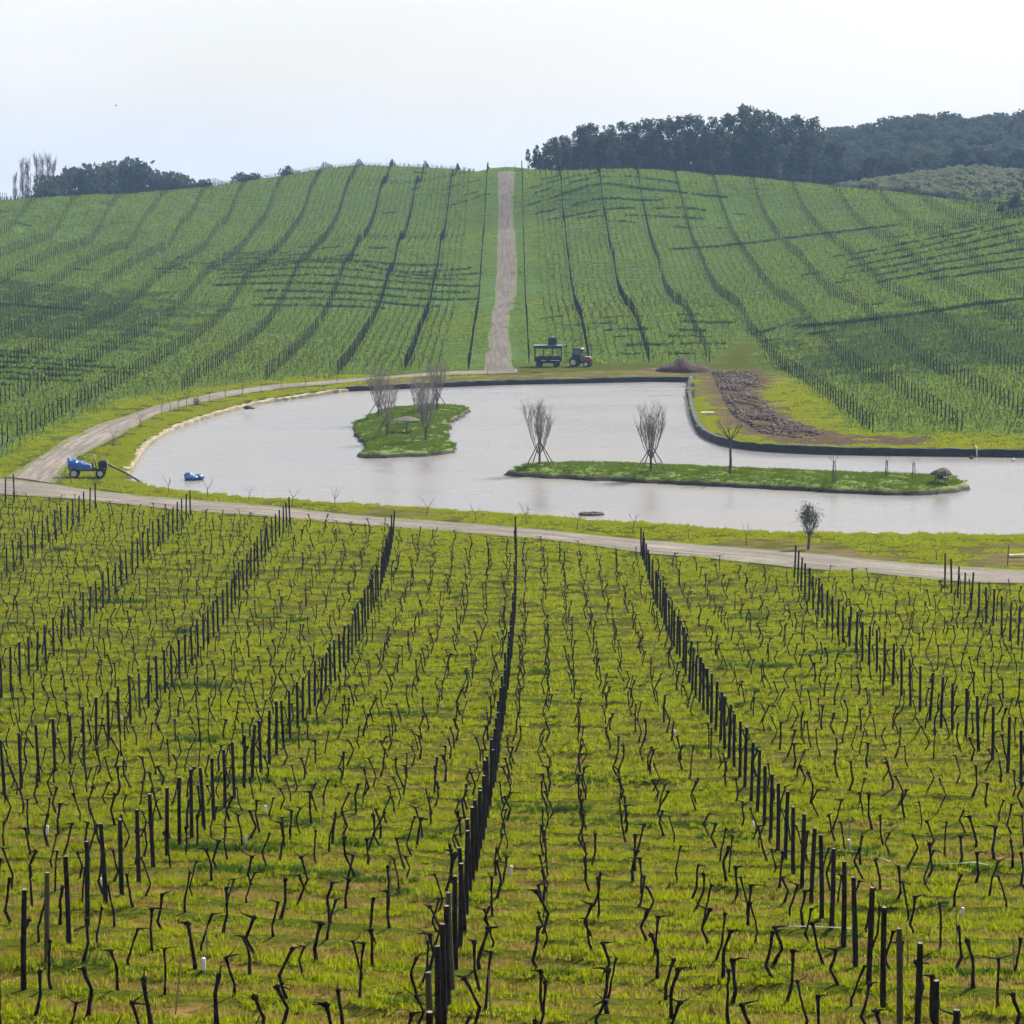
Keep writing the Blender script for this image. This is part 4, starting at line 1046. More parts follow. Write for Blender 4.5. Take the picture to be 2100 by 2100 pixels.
# pollarded single-stem tree and three slim young trees on the long island
def pollard(loc, h, seed, label, arms=4, r=.09, name='young_tree', stakes=(), group=None):
    g = random.Random(seed); o = empty(name, loc, 0, label, 'tree', group); tr = MB(); cr = MB()
    pts = [Vector((0, 0, -.2))]; n = 6
    for i in range(n): pts.append(pts[-1] + Vector((g.uniform(-.05, .05), g.uniform(-.05, .05), (h * .62 + .2) / n)))
    tr.tube(pts, [r * (1.15 - .4 * i / n) for i in range(n + 1)], 7)
    for s in range(arms):
        a = 2 * math.pi * (s + g.uniform(0, .5)) / arms; L = h * g.uniform(.25, .42)
        d = Vector((math.cos(a) * .75, math.sin(a) * .4, .8)); grow(cr, pts[-1], d, L, r * .5, 1, g, .5, .5)
    tr.build('trunk', 'dark_twig', o); cr.build('crown', 'dark_twig', o)
    for (dx, dy) in stakes:
        mb = MB(); mb.tube([(dx, dy, -.15), (dx * .3, dy * .3, h * .68)], [.04, .034], 6); mb.build('stake', 'stake_wood', o)
    return o
pollard(IS(1497, 972, hB), 4.3, 11, 'bare single-stemmed tree in the middle of the long island', 5, .11)
pollard(IS(1710, 989, hB), 2.5, 12, 'slim bare sapling on the long island, left of the thatched shelter, third from it', 3, .04, stakes=((-.15, .1), (.2, .05)), group='slim saplings near the thatched shelter')
pollard(IS(1818, 979, hB), 2.0, 13, 'slim bare sapling on the long island, second to the left of the thatched shelter', 2, .04, stakes=((-.12, .1), (.14, .05)), group='slim saplings near the thatched shelter')
pollard(IS(1873, 983, hB), 1.9, 14, 'forked bare sapling next to the thatched shelter on the long island', 3, .04, stakes=((.22, .05), (-.1, .0)), group='slim saplings near the thatched shelter')
# saplings on the near bank
def sapling_meshes(seed):
    g = random.Random(seed); a = MB(); b = MB(); h = g.uniform(.5, .7)
    p = [Vector((0, 0, -.1)), Vector((g.uniform(-.04, .04), 0, h * .5)), Vector((g.uniform(-.06, .06), 0, h))]
    a.tube(p, [.035, .03, .026], 6); sgn = (-1, 1) if g.random() < .75 else (-1, 1, .2)
    for s in sgn: grow(b, p[-1], (s * g.uniform(.5, 1), g.uniform(-.4, .4), g.uniform(.7, 1.2)), g.uniform(.5, .85), .02, 1, g, .6, .3, 4, None, 4)
    return a.mesh('trunk', 'dark_twig'), b.mesh('crown', 'dark_twig')
SAP = [sapling_meshes(60 + i) for i in range(7)]
near_s = [(346,1012),(425,1020),(511,1029),(600,1038),(687,1041),(876,1059),(976,1070),(1079,1075),(1184,1086),(1299,1096),(1412,1104),(1530,1119),(1785,1138),(1921,1150)]
for i, (px, py) in enumerate(near_s):
    m = SAP[i % 7]; o = empty('sapling', G(px, py), rnd.uniform(-.5, .5), f'leafless forked sapling, {ordn(i + 1)} from the left on the grass between pond and near path', 'sapling', 'saplings along the near bank'); o.scale = [rnd.uniform(.85, 1.15)] * 3
    obj('trunk', m[0], o); obj('crown', m[1], o)
left_s = [(232,914),(288,880),(332,853),(349,848),(366,842),(383,835),(430,822),(462,815),(497,808),(535,802),(577,796),(627,790),(692,784),(1000,772)]
for i, (px, py) in enumerate(left_s):
    m = SAP[(i * 3 + 1) % 7]; lab = f'small bare sapling, {ordn(i + 1)} from the cart along the inner edge of the curved path' if i < 13 else 'thin bare sapling at the foot of the dirt road'
    o = empty('sapling', G(px, py), rnd.uniform(-.5, .5) + 1.2 * (i % 2), lab, 'sapling', 'saplings along the curved path'); o.scale = [rnd.uniform(.95, 1.25)] * 2 + [rnd.uniform(1.1, 1.5)]
    obj('trunk', m[0], o); obj('crown', m[1], o)
# olive tree by the path
def olive():
    o = empty('olive_tree', G(1657, 1127), 0, 'small grey green olive tree on the bare patch beside the near path', 'tree'); g = random.Random(5); tr = MB(); tips = []
    tr.tube([(0, 0, -.2), (.03, 0, .35), (.06, .02, .75)], [.10, .085, .08], 8)
    for s in range(8):
        a = 6.28 * s / 8 + g.uniform(-.3, .3); grow(tr, (.06, .02, .75), (math.cos(a) * .42, math.sin(a) * .42, 1), 1.25, .035, 1, g, .4, .6, 4, tips)
    tr.build('trunk', 'dark_twig', o); c = []
    n = np.random.default_rng(4)
    for t in tips:
        t = np.array(t); c.append(t + n.normal(size=(70, 3)) * [.17, .17, .25])
    u = n.uniform(0, 1, 1400); a = n.uniform(0, 6.28, 1400); zz = 1.0 + 1.8 * u; rad = .62 * np.sin(np.pi * (.12 + .83 * u)) ** .8 * np.sqrt(n.uniform(.2, 1, 1400)); keep = np.sin(a * 3 + zz * 5) + n.normal(size=1400) * .5 > -.25
    c.append(np.c_[rad * np.cos(a) + .06, rad * np.sin(a), zz][keep])
    MB().cards(np.vstack(c), .045, 3).build('crown', 'olive_leaf', o)
olive()

# ---------------------------------------------------------------- things on and round the pond
def thatch_parasol():
    x, y, z = IS(834, 887, hA); z += .12; o = empty('thatched_parasol', (x, y, z), 0, 'low thatched parasol on a single pole in the middle of the small island', 'parasol')
    mb = MB(); prof = [(1.22, 1.02), (1.26, 1.07), (.98, 1.19), (.60, 1.30), (.18, 1.40), (.03, 1.43)]
    mb.lathe(prof, sides=26, jit=.05, seed=2); mb.build('canopy', 'thatch', o)
    MB().tube([(0, 0, -.4), (0, 0, 1.35)], [.06, .05], 8).build('pole', 'stake_wood', o)
    t = MB()
    for i in range(10):
        a = 6.28 * i / 10; t.tube([(0, 0, 1.4), (1.1 * math.cos(a), 1.1 * math.sin(a), 1.03)], .018, 4)
    t.build('rib', 'stake_wood', o)
    b = MB(); b.box((-.55, -.75, .42), (1.5, .35, .05), bev=.01); 
    for sx in (-1.1, 0.0): b.box((sx, -.75, .2), (.06, .28, .42))
    bo = obj('bench', b.mesh('bench', 'stake_wood'), loc=(x, y, z), label='dark plank bench on the grass in front of the thatched parasol', cat='bench')
    x, y, z = IS(844, 913, hA); p = MB(); p.lathe([(.05, -.2), (.05, .9), (.045, 1.55), (.03, 1.6)], sides=8, jit=.08); p.box((0, 0, 1.35), (.16, .03, .08))
    obj('marker_post', p.mesh('marker_post', 'stake_wood'), loc=(x, y, z), label='lone dark post at the front of the small island', cat='post')
thatch_parasol()
def shelter():
    x, y, z = IS(1931, 991, hB); z += .16; o = empty('bird_shelter', (x, y, z), .15, 'low thatched bird shelter on legs at the right tip of the long island', 'shelter')
    mb = MB(); mb.lathe([(.86, .50), (.88, .58), (.66, .84), (.36, .98), (.10, 1.06), (.02, 1.08)], sides=22, jit=.09, seed=8); mb.v = [(a, b * .75, c + (.05 * math.sin(a * 5) if c > .55 else 0)) for a, b, c in mb.v]; mb.build('thatched_roof', 'thatch', o)
    MB().box((0, 0, .20), (.95, .7, .06), bev=.01).build('floor', 'stake_wood', o)
    MB().box((-.12, .08, .36), (.45, .35, .28), bev=.02).build('nest_box', 'black_metal', o)
    for sx in (-.42, .42):
        for sy in (-.3, .3): MB().tube([(sx, sy, -.2), (sx, sy, .6)], .04, 6).build('leg', 'stake_wood', o)
shelter()
# dark ring float, blue covered floats, buoys, spout
p = at_z(1213, 1056, 0); mb = MB(); n = 22
ring = [Vector((.82 * math.cos(6.2832 * i / n), .45 * math.sin(6.2832 * i / n), .07 + .02 * math.sin(i * 1.7))) for i in range(n)]
for i in range(n): mb.tube([ring[i], ring[(i + 1) % n]], .13, 8)
obj('float_ring', mb.mesh('float_ring', 'log_grey', True), loc=(p[0], p[1], 0), rot=(0, 0, .1), label='dark grey elongated ring floating close to the near shore', cat='float')
p = at_z(397, 984, 0); o = empty('covered_float', (p[0], p[1], 0), .1, 'blue covered float with three rounded humps on the left of the pond', 'float')
mb = MB(); mb.blob((-.15, -.25, .16), .62, .36, .26, .1, 1, 12, 7); mb.build('hull', 'blue_hull', o, True)
mb = MB(); mb.blob((-.42, .3, .28), .38, .34, .30, .12, 2, 12, 7); mb.build('hump', 'blue_hull', o, True)
mb = MB(); mb.blob((.42, .25, .20), .46, .62, .26, .1, 3, 12, 7); mb.build('hump', 'blue_hull', o, True)
mb = MB(); mb.box((.1, 0, .34), (.28, .5, .05), (.2, .1, .3), bev=.02); mb.build('pale_strap', 'white_plastic', o)
for (px, py, m_, lab) in [(1992, 941, 'black_metal', 'small dark round buoy just right of the white spout'), (2078, 946, 'white_plastic', 'small pale buoy near the right wall of the pond')]:
    p = at_z(px, py, 0); mb = MB(); mb.lathe([(.03, -.12), (.13, -.08), (.17, .04), (.15, .16), (.07, .24), (.02, .27)], sides=12); mb.tube([(0, 0, .24), (0, 0, .34)], .02, 6)
    obj('buoy', mb.mesh('buoy', m_, True), loc=(p[0], p[1], 0), label=lab, cat='buoy')
i0 = int(np.argmin(np.abs(np.array([project(q[0], q[1], 0)[0] for q in WALL_R]) - 1971))); q = WALL_R[i0]
mb = MB(); mb.tube([(.15, .9, .80), (0, .1, .88), (0, -.12, .82), (.02, -.22, .5), (.04, -.26, .2), (.04, -.27, -.3)], [.06, .06, .06, .06, .06, .05], 8)
obj('drain_pipe', mb.mesh('drain_pipe', 'white_plastic', True), loc=(q[0], q[1], 0), label='white pipe bending over the right pond wall down into the water', cat='pipe')
def slab(px, py, size, rz, m_, name, lab, cat, tilt=0, isl=None):
    x, y, z = G(px, py); mb = MB(); mb.box((0, 0, size[2] / 2 + .02), size, (tilt, 0, 0), bev=.02); mb.box((size[0] * .1, 0, size[2] + .03), (size[0] * .7, size[1] * .5, .04), (0, 0, .06))
    obj(name, mb.mesh(name, m_), loc=(x, y, z), rot=(0, 0, rz), label=lab, cat=cat)
slab(1451, 850, (1.35, .8, .22), .1, 'cream_wood', 'pale_slab', 'pale slab lying on the grass beside the right pond wall', 'slab')
slab(2092, 1143, (1.4, .35, .16), .05, 'cream_wood', 'timber_beam', 'pale timber beam on the grass at the right edge of the near bank', 'beam')
slab(1100, 764, (1.2, .5, .12), 0, 'straw', 'pale_board', 'pale board on the bare ground in front of the trailer', 'board')
x, y, z = G(2066, 1160); mb = MB(); mb.lathe([(.045, -.2), (.045, .8), (.04, 1.3), (.02, 1.34)], sides=7, jit=.1); mb.box((0, -.05, 1.1), (.1, .02, .06))
obj('marker_post', mb.mesh('marker_post', 'stake_wood'), loc=(x, y, z), rot=(0, .04, 0), label='lone brown stake on the near bank beside the pale timber beam', cat='post')
# driftwood heap on the left shore
x, y, z = G(508, 838); mb = MB(); g = random.Random(9)
for i in range(26):
    a = Vector((g.uniform(-.8, .8), g.uniform(-.5, .4), g.uniform(.05, .35))); d = Vector((g.uniform(-1, 1), g.uniform(-.5, .5), g.uniform(-.2, .5))); mb.tube([a, a + d * .5, a + d * .9 + Vector((0, 0, -.1))], [.05, .04, .02], 5)
mb.blob((-.3, 0, .15), .5, .4, .3, .3, 4); mb.blob((.7, -.1, .06), .6, .25, .12, .3, 5)
obj('driftwood_heap', mb.mesh('driftwood_heap', 'bank_soil'), loc=(x, y, z), scale=(.62, .62, .55), label='small dark heap of driftwood on the pale left shore edging', cat='driftwood')
x, y, z = G(403, 830); c = np.random.default_rng(1).normal(size=(260, 3)) * [.22, .2, .22] + [0, 0, .38]
o = empty('dark_bush', (x, y, z), 0, 'small dark bush among the saplings on the curved path', 'bush'); MB().cards(c, .07, 1).build('crown', 'shrub_leaf', o); MB().tube([(0, 0, -.1), (0, 0, .35)], .03, 5).build('stem', 'dark_twig', o)

# ---------------------------------------------------------------- earth heaps
def heap(px0, px1, py, h, depth, mat, name, lab, seed, stretch=1):
    a = np.array(G(px0, py)); b = np.array(G(px1, py)); c = (a + b) / 2; L = np.linalg.norm(b - a)
    X, Y = np.meshgrid(np.linspace(-.5, .5, 44), np.linspace(-.5, .5, 26)); g = np.random.default_rng(seed)
    e = np.clip(1 - (X * 2) ** 2 - (Y * 2) ** 2, 0, 1); prof = e ** .7 * (.78 + .16 * np.sin(X * 9 + seed) * np.cos(Y * 5) + .10 * np.sin(X * 17 + 2))
    z = h * prof + g.normal(size=X.shape) * .05 * (e > 0) - .08 * (e == 0)
    ix = np.arange(X.size).reshape(X.shape); q = np.stack([ix[:-1, :-1], ix[:-1, 1:], ix[1:, 1:], ix[1:, :-1]], -1).reshape(-1, 4)
    obj(name, np_mesh(name, np.c_[(X * L).ravel(), (Y * depth).ravel(), z.ravel()], q, mat), loc=tuple(c), label=lab, cat='earth heap')
heap(1345, 1458, 762, 1.75, 5.5, 'soil_red', 'earth_mound', 'reddish brown mound of earth at the far right corner of the pond', 2)
heap(1322, 1356, 759, .25, 3, 'soil_dark', 'earth_mound', 'flat dark spill of earth left of the reddish mound', 4)
rub = [cast(p)[:, :2] for p in [[(1458,763),(1545,762),(1562,790),(1535,802),(1572,830),(1598,855),(1690,890),(1640,900),(1560,888),(1500,850),(1475,800)]]]
g = np.random.default_rng(8); rp = rub[0]; lo, hi = rp.min(0), rp.max(0); q = g.uniform(lo, hi, (30000, 2)); q = q[inpoly(q[:, 0], q[:, 1], rp) & (np.sin(q[:, 0] * 1.1) * np.sin(q[:, 1] * .35 + q[:, 0] * .4) + g.normal(0, .4, len(q)) > -.15)][:7000]
def clod(seed):
    mb = MB(); mb.blob((0, 0, .05), .5, .45, .24, .35, seed, 6, 4); return tri_arrays(mb.mesh('c', None))
CL = [clod(s) for s in range(6)]
zz_ = height(q[:, 0], q[:, 1]) + .25 * (.5 + .5 * np.sin(q[:, 0] * 1.3) * np.sin(q[:, 1] * .55)) * np.clip(-sdist(q[:, 0], q[:, 1], rp) / 1.0, 0, 1)
V_, F_ = merge_instances(CL, [(int(g.integers(0, 6)), mat4((a, b, c), g.uniform(0, 6), float(g.choice([.12, .2, .32, .5], p=[.45, .3, .18, .07])) * g.uniform(.6, 1.3))) for (a, b), c in zip(q, zz_)])
obj('rubble', np_mesh('rubble', V_, F_, 'soil_dark', False), label='long strip of dark broken clods and rubble right of the pond', cat='rubble', kind='stuff')
q2 = cast([(x_, y_) for x_ in range(1600, 1900, 8) for y_ in (902, 906, 910)])[:, :2] + g.normal(size=(38 * 3, 2)) * .7
V_, F_ = merge_instances(CL, [(int(g.integers(0, 6)), mat4((a, b, hz(a, b)), g.uniform(0, 6), g.uniform(.08, .28))) for a, b in q2])
obj('straw_litter', np_mesh('straw_litter', V_, F_, 'straw', False), label='dry brown litter scattered along the top of the right pond wall', cat='litter', kind='stuff')

# ---------------------------------------------------------------- pump cart
def wheel(parent, c, r, w, rim='rim_grey', axis='y', side=-1):
    t = MB(); t.lathe([(r * .62, -w / 2), (r * .92, -w / 2), (r, -w * .32), (r, w * .32), (r * .92, w / 2), (r * .62, w / 2)], sides=20, axis=axis)
    for i in range(16):
        a = 6.2832 * i / 16; p = (r * 1.01 * math.cos(a), 0, r * 1.01 * math.sin(a)); t.box(p, (.05, w * .8, .05), (0, -a, .4))
    o = obj('wheel', t.mesh('wheel', 'rubber', False), parent, loc=c)
    m = MB(); m.lathe([(r * .20, -w * .56), (r * .5, -w * .52), (r * .61, -w * .54), (r * .61, w * .54), (r * .5, w * .52), (r * .20, w * .56)], sides=18, axis=axis); m.lathe([(r * .16, -w * .45), (r * .2, -w * .3), (r * .2, w * .3), (r * .16, w * .45)], sides=10, axis=axis)
    obj('rim', m.mesh('rim', rim), o); return o
def cart():
    x, y, z = G(178, 979); o = empty('pump_cart', (x, y, z), R(4), 'four-wheeled cart with a blue tarpaulin load parked by the path corner', 'cart')
    for c in ((-.95, -.55, .38), (-.95, .55, .38), (1.12, -.5, .35), (1.12, .5, .35)): wheel(o, c, .38 if c[0] < 0 else .35, .22)
    f = MB()
    for s in (-.32, .32): f.box((.15, s, .60), (2.9, .09, .12), bev=.015)
    for xx in (-1.1, -.2, .6, 1.4): f.box((xx, 0, .60), (.09, .68, .09))
    f.box((-.95, 0, .38), (.1, 1.0, .1)); f.box((1.12, 0, .36), (.1, .95, .1)); f.build('chassis', 'teal', o)
    t = MB(); nx, ny = 12, 9; V = []
    for i in range(nx):
        u = i / (nx - 1); xx = -1.42 + u * 1.75; top = 1.62 - .60 * u ** 1.3 + .06 * math.sin(i * 2.1); hw = .56 - .12 * u
        for j in range(ny):
            a = math.pi * j / (ny - 1); cy = math.cos(a); V.append((xx - .10 * math.sin(a) * (1 - u) + .03 * math.sin(i * 3 + j), -hw * (abs(cy) ** .55) * (1 if cy > 0 else -1), .66 + (top - .66) * math.sin(a) ** .6 + .03 * math.sin(i * 1.7 + j * 2.3)))
    Fq = [(i * ny + j, (i + 1) * ny + j, (i + 1) * ny + j + 1, i * ny + j + 1) for i in range(nx - 1) for j in range(ny - 1)] + [tuple(range(ny - 1, -1, -1)), tuple((nx - 1) * ny + j for j in range(ny))]
    Fq += [tuple([i * ny, i * ny + ny - 1, (i + 1) * ny + ny - 1, (i + 1) * ny]) for i in range(nx - 1)]
    t.add(V, Fq); t.build('tarpaulin', 'blue_tarp', o)
    e = MB(); e.box((1.30, 0, 1.02), (.72, .62, .55), bev=.05); e.box((1.30, 0, 1.33), (.5, .45, .08), bev=.02); en = e.build('engine_housing', 'black_metal', o)
    gr = MB(); [gr.box((1.67, 0, .85 + .09 * k), (.03, .5, .035)) for k in range(5)]; gr.build('grille', 'steel', en)
    s = MB(); s.tube([(.78, 0, .66), (.70, 0, 1.15), (.62, 0, 1.42)], .04, 8); s.tube([(.62 + .2 * math.cos(a) * .3, .2 * math.sin(a), 1.44 + .2 * math.cos(a) * .3) for a in np.linspace(0, 6.2832, 15)], .02, 6); s.build('steering_column', 'black_metal', o)
    b = MB(); b.box((.50, 0, .95), (.10, .42, .5), (0, -.15, 0), bev=.03); b.box((.62, 0, .74), (.36, .42, .10), bev=.03); b.build('seat', 'black_metal', o)
    w = MB(); w.tube([(.66, .1, 1.3), (.66, .1, 1.72)], [.05, .04], 8); w.blob((.66, .1, 1.76), .07, .07, .06, .05, 1); w.build('exhaust_stack', 'white_plastic', o)
    ax, ay, az = 1.66, .05, 1.02
    end = at_z(289, 989, -.05); R_ = Matrix.Rotation(-R(4), 3, 'Z'); e2 = R_ @ (Vector(end) - Vector((x, y, z)))
    h = MB(); pts = [Vector((ax, ay, az)).lerp(e2, t) + Vector((0, 0, .10 * math.sin(math.pi * t))) for t in np.linspace(0, 1, 9)]
    h.tube(pts, [.085] * 9, 9); hm = obj('suction_hose', h.mesh('suction_hose', 'hose_black', True), loc=(x, y, z), rot=(0, 0, R(4)), label='thick black suction hose slanting from the blue cart into the pond', cat='hose')
    hb = MB(); hb.tube([pts[-1], pts[-1] + (pts[-1] - pts[-2]).normalized() * .25], [.12, .13], 9); hb.build('strainer', 'black_metal', hm)
    x2, y2, z2 = G(145, 992); mb = MB(); mb.lathe([(.04, -.2), (.04, .7), (.035, 1.0), (.015, 1.03)], sides=7, jit=.1); mb.box((0, 0, .8), (.09, .02, .05)); obj('marker_post', mb.mesh('marker_post', 'stake_wood'), loc=(x2, y2, z2), rot=(0, .05, 0), label='short dark stake on the grass in front of the blue cart', cat='post')
    c_ = np.random.default_rng(3).normal(size=(140, 3)) * [.5, .4, .25] + [0, 0, .35]; x3, y3, z3 = G(128, 985); bo = empty('dry_bush', (x3, y3, z3), 0, 'dry straggly brown bush at the left end of the blue cart', 'bush')
    s_ = MB(); g_ = random.Random(3)
    for i in range(14): grow(s_, (g_.uniform(-.2, .2), g_.uniform(-.2, .2), -.05), (g_.uniform(-1, 1), g_.uniform(-1, 1), 1), .7, .012, 1, g_, .6, .2, 3)
    s_.build('stem', 'twig', bo)
cart()

# ---------------------------------------------------------------- trailer and tractor below the hill
def trailer():
    x, y, z = G(1124, 752); o = empty('farm_trailer', (x, y, z), R(-3), 'dark roofed farm trailer with open sides parked right of the dirt road', 'trailer')
    for sx in (-1.1, 1.1):
        for sy in (-.75, .75): wheel(o, (sx, sy, .42), .42, .26, 'black_metal')
    b = MB(); b.box((0, 0, .78), (3.5, 1.8, .14), bev=.02); b.box((0, -.92, 1.02), (3.5, .05, .40)); b.box((0, .92, 1.02), (3.5, .05, .40)); b.box((0, 0, .58), (2.8, .6, .22)); b.box((-1.1, 0, .42), (.12, 1.5, .12)); b.box((1.1, 0, .42), (.12, 1.5, .12)); b.build('bed', 'black_metal', o)
    for sx in (-1.68, -.55, .55, 1.68):
        for sy in (-.84, .84): MB().box((sx, sy, 1.72), (.08, .08, 1.75)).build('upright', 'teal', o)
    r = MB(); r.box((0, 0, 2.66), (3.66, 2.0, .16), bev=.03); r.box((0, -.99, 2.5), (3.6, .04, .22)); r.build('roof', 'teal', o)
    r = MB(); r.box((0, 0, 2.762), (3.62, 1.96, .03), bev=.01); r.build('roof_sheet', 'teal_pale', o)
    MB().box((-1.72, 0, 1.9), (.04, 1.7, 1.4)).build('end_panel', 'black_metal', o)
    s = MB(); s.box((-.55, -.955, .86), (.55, .03, .09)); s.box((.95, -.955, .86), (1.2, .03, .09)); s.build('reflector_strip', 'rim_grey', o)
    d = MB(); d.tube([(1.75, 0, .62), (2.5, 0, .5)], .05, 6); d.build('drawbar', 'black_metal', o)
    for i, (cx, w_) in enumerate(((-.75, .9), (.3, .9), (1.2, .75))):
        c = MB(); c.box((cx, .15, 1.13), (w_, 1.1, .54), bev=.02); [c.box((cx, -.41, .98 + .15 * k), (w_ * .96, .03, .05)) for k in range(3)]
        cr = obj('crate', c.mesh('crate', 'rubber'), loc=(x, y, z), rot=(0, 0, R(-3)), label=f'dark slatted crate on the farm trailer bed, {["left one", "middle one", "right one"][i]}', cat='crate', group='crates on the farm trailer')
    t = empty('water_tank', (x + .55, y, z + 2.79), R(-3), 'square teal water tank standing on the roof of the farm trailer', 'tank')
    MB().box((0, 0, .50), (1.05, 1.0, .9), bev=.06).build('tank_body', 'teal', t); c = MB(); c.lathe([(.2, .95), (.2, 1.03), (.16, 1.07), (.05, 1.08)], sides=14); c.build('cap', 'teal_pale', t)
    cg = MB()
    for sx in (-.56, .56):
        for sy in (-.53, .53): cg.box((sx, sy, .52), (.05, .05, 1.04))
    for sy in (-.53, .53): cg.box((0, sy, 1.02), (1.16, .05, .06)); cg.box((0, sy, .03), (1.16, .05, .06))
    for sx in (-.56, .56): cg.box((sx, 0, 1.02), (.05, 1.02, .06))
    cg.build('cage', 'teal_pale', t)
trailer()
def tractor():
    x, y, z = G(1190, 752); o = empty('tractor', (x, y, z), R(-22), 'small dark tractor with red bonnet beside the farm trailer', 'tractor')
    for sy in (-.55, .55): wheel(o, (-.72, sy, .58), .58, .34, 'rim_grey'); wheel(o, (1.0, sy * .95, .38), .38, .26, 'rim_grey')
    b = MB(); b.box((.0, 0, .62), (2.2, .5, .35), bev=.04); b.box((-.72, 0, .58), (.2, .9, .2)); b.box((1.0, 0, .4), (.16, .9, .14)); b.build('chassis', 'black_metal', o)
    h = MB(); h.box((.95, 0, 1.0), (1.15, .66, .62), (0, .07, 0), .86, .10); h.box((1.46, 0, .82), (.18, .6, .4), (0, .2, 0), .9, .05); bo = h.build('bonnet', 'red_paint', o)
    gl = MB(); [gl.box((1.56, 0, .72 + .08 * k), (.04, .42, .03)) for k in range(5)]; gl.build('grille', 'black_metal', bo)
    w_ = MB(); w_.box((1.05, 0, 1.335), (.75, .34, .03), (0, .07, 0), bev=.01); w_.build('bonnet_stripe', 'white_paint', bo)
    for sy in (-.26, .26): hl = MB(); hl.lathe([(.07, 0), (.08, .03), (.05, .06)], (1.53, sy, 1.12), 12, 'x'); hl.build('headlight', 'white_paint', o)
    c = MB(); c.box((-.35, 0, 1.25), (1.15, 1.1, .75), bev=.06); c.build('cab', 'black_metal', o)
    gls = MB(); gls.box((-.33, 0, 1.92), (1.08, 1.06, .66), taper=.9, bev=.03); gls.build('window', 'glass_dark', o)
    for sx in (-.86, .2):
        for sy in (-.53, .53): MB().tube([(sx, sy, 1.5), (sx * .93 - .02, sy * .92, 2.28)], .04, 6).build('cab_pillar', 'black_metal', o)
    r = MB(); r.box((-.35, 0, 2.32), (1.3, 1.15, .14), bev=.05); r.build('cab_roof', 'teal', o)
    r = MB(); r.box((.28, 0, 2.33), (.20, 1.1, .15), bev=.03); r.build('light_bar', 'white_paint', o)
    for sy in (-.62, .62):
        fn = MB(); fn.tube([(-.72 + .68 * math.cos(a), sy, .58 + .68 * math.sin(a)) for a in np.linspace(.2, 2.9, 10)], .05, 6); fn.box((-.72, sy, 1.24), (.7, .36, .05)); fn.build('mudguard', 'black_metal', o)
    e = MB(); e.tube([(.7, .25, 1.2), (.7, .25, 2.0)], .035, 8); e.build('exhaust', 'black_metal', o)
tractor()

# ---------------------------------------------------------------- small things in the near field
tubes = [(96,1712),(208,1822),(418,1990),(505,1732),(763,1722),(1046,1795),(1545,1702),(1743,1738),(1971,1882),(545,1668),(1385,1510),(915,1600),(250,1480)]
for i, (px, py) in enumerate(tubes):
    x, y, z = G(px, py); mb = MB(); mb.lathe([(.045, -.03), (.05, .02), (.047, .2), (.05, .30), (.043, .31)], sides=9, jit=.05, seed=i); lab = f'white plastic grow tube around a young vine, {ordn(1 + sorted(t[0] for t in tubes).index(px))} from the left in the near field'
    o = obj('grow_tube', mb.mesh('grow_tube', 'white_plastic', True), loc=(x, y, z), rot=(rnd.uniform(-.15, .15), rnd.uniform(-.2, .2), 0), scale=(.8, .8, .8), label=lab, cat='grow tube', group='white grow tubes in the near field')
stk = [(424,1975),(360,2080),(210,1810),(1010,2100),(1120,1880),(1228,1846),(1742,1720),(1860,1990),(2062,1708),(2080,1990),(795,1850),(300,1540),(1465,1405),(1640,1410),(1960,1950),(660,1700)]
for i, (px, py) in enumerate(stk):
    x, y, z = G(px, py); h = rnd.uniform(.7, 1.05); mb = MB(); mb.tube([(0, 0, -.15), (rnd.uniform(-.02, .02), 0, h * .5), (rnd.uniform(-.03, .03), .0, h)], [.014, .013, .010], 6); mb.tube([(0, 0, h * .55), (.03, -.015, h * .57), (0, -.02, h * .59)], .008, 4)
    obj('training_stake', mb.mesh('training_stake', 'stake_wood'), loc=(x, y, z), rot=(0, rnd.uniform(-.15, .15), 0), label=f'thin wooden training stake, {ordn(1 + sorted(t[0] for t in stk).index(px))} from the left in the near field', cat='stake', group='thin training stakes in the near field')
def pipe(pxs, lab):
    p = smooth_line(cast(pxs)); p = resample(p, .4); zz = height(p[:, 0], p[:, 1]) + .06 + .05 * np.sin(np.arange(len(p)) * .5); mb = MB(); mb.tube([(a, b, c) for (a, b, _), c in zip(p, zz)], .011, 6)
    obj('irrigation_pipe', mb.mesh('irrigation_pipe', 'pipe_pale', True), label=lab, cat='pipe', group='thin irrigation pipes on the grass')
pipe([(1600,1762),(1680,1752),(1740,1752),(1790,1758),(1835,1770),(1900,1778),(2000,1781),(2130,1784)], 'thin pale irrigation pipe curving across the grass right of the third tall post line')
pipe([(1592,1906),(1640,1908),(1700,1912),(1745,1914)], 'short pale irrigation pipe lying left of the posts near the bottom right')

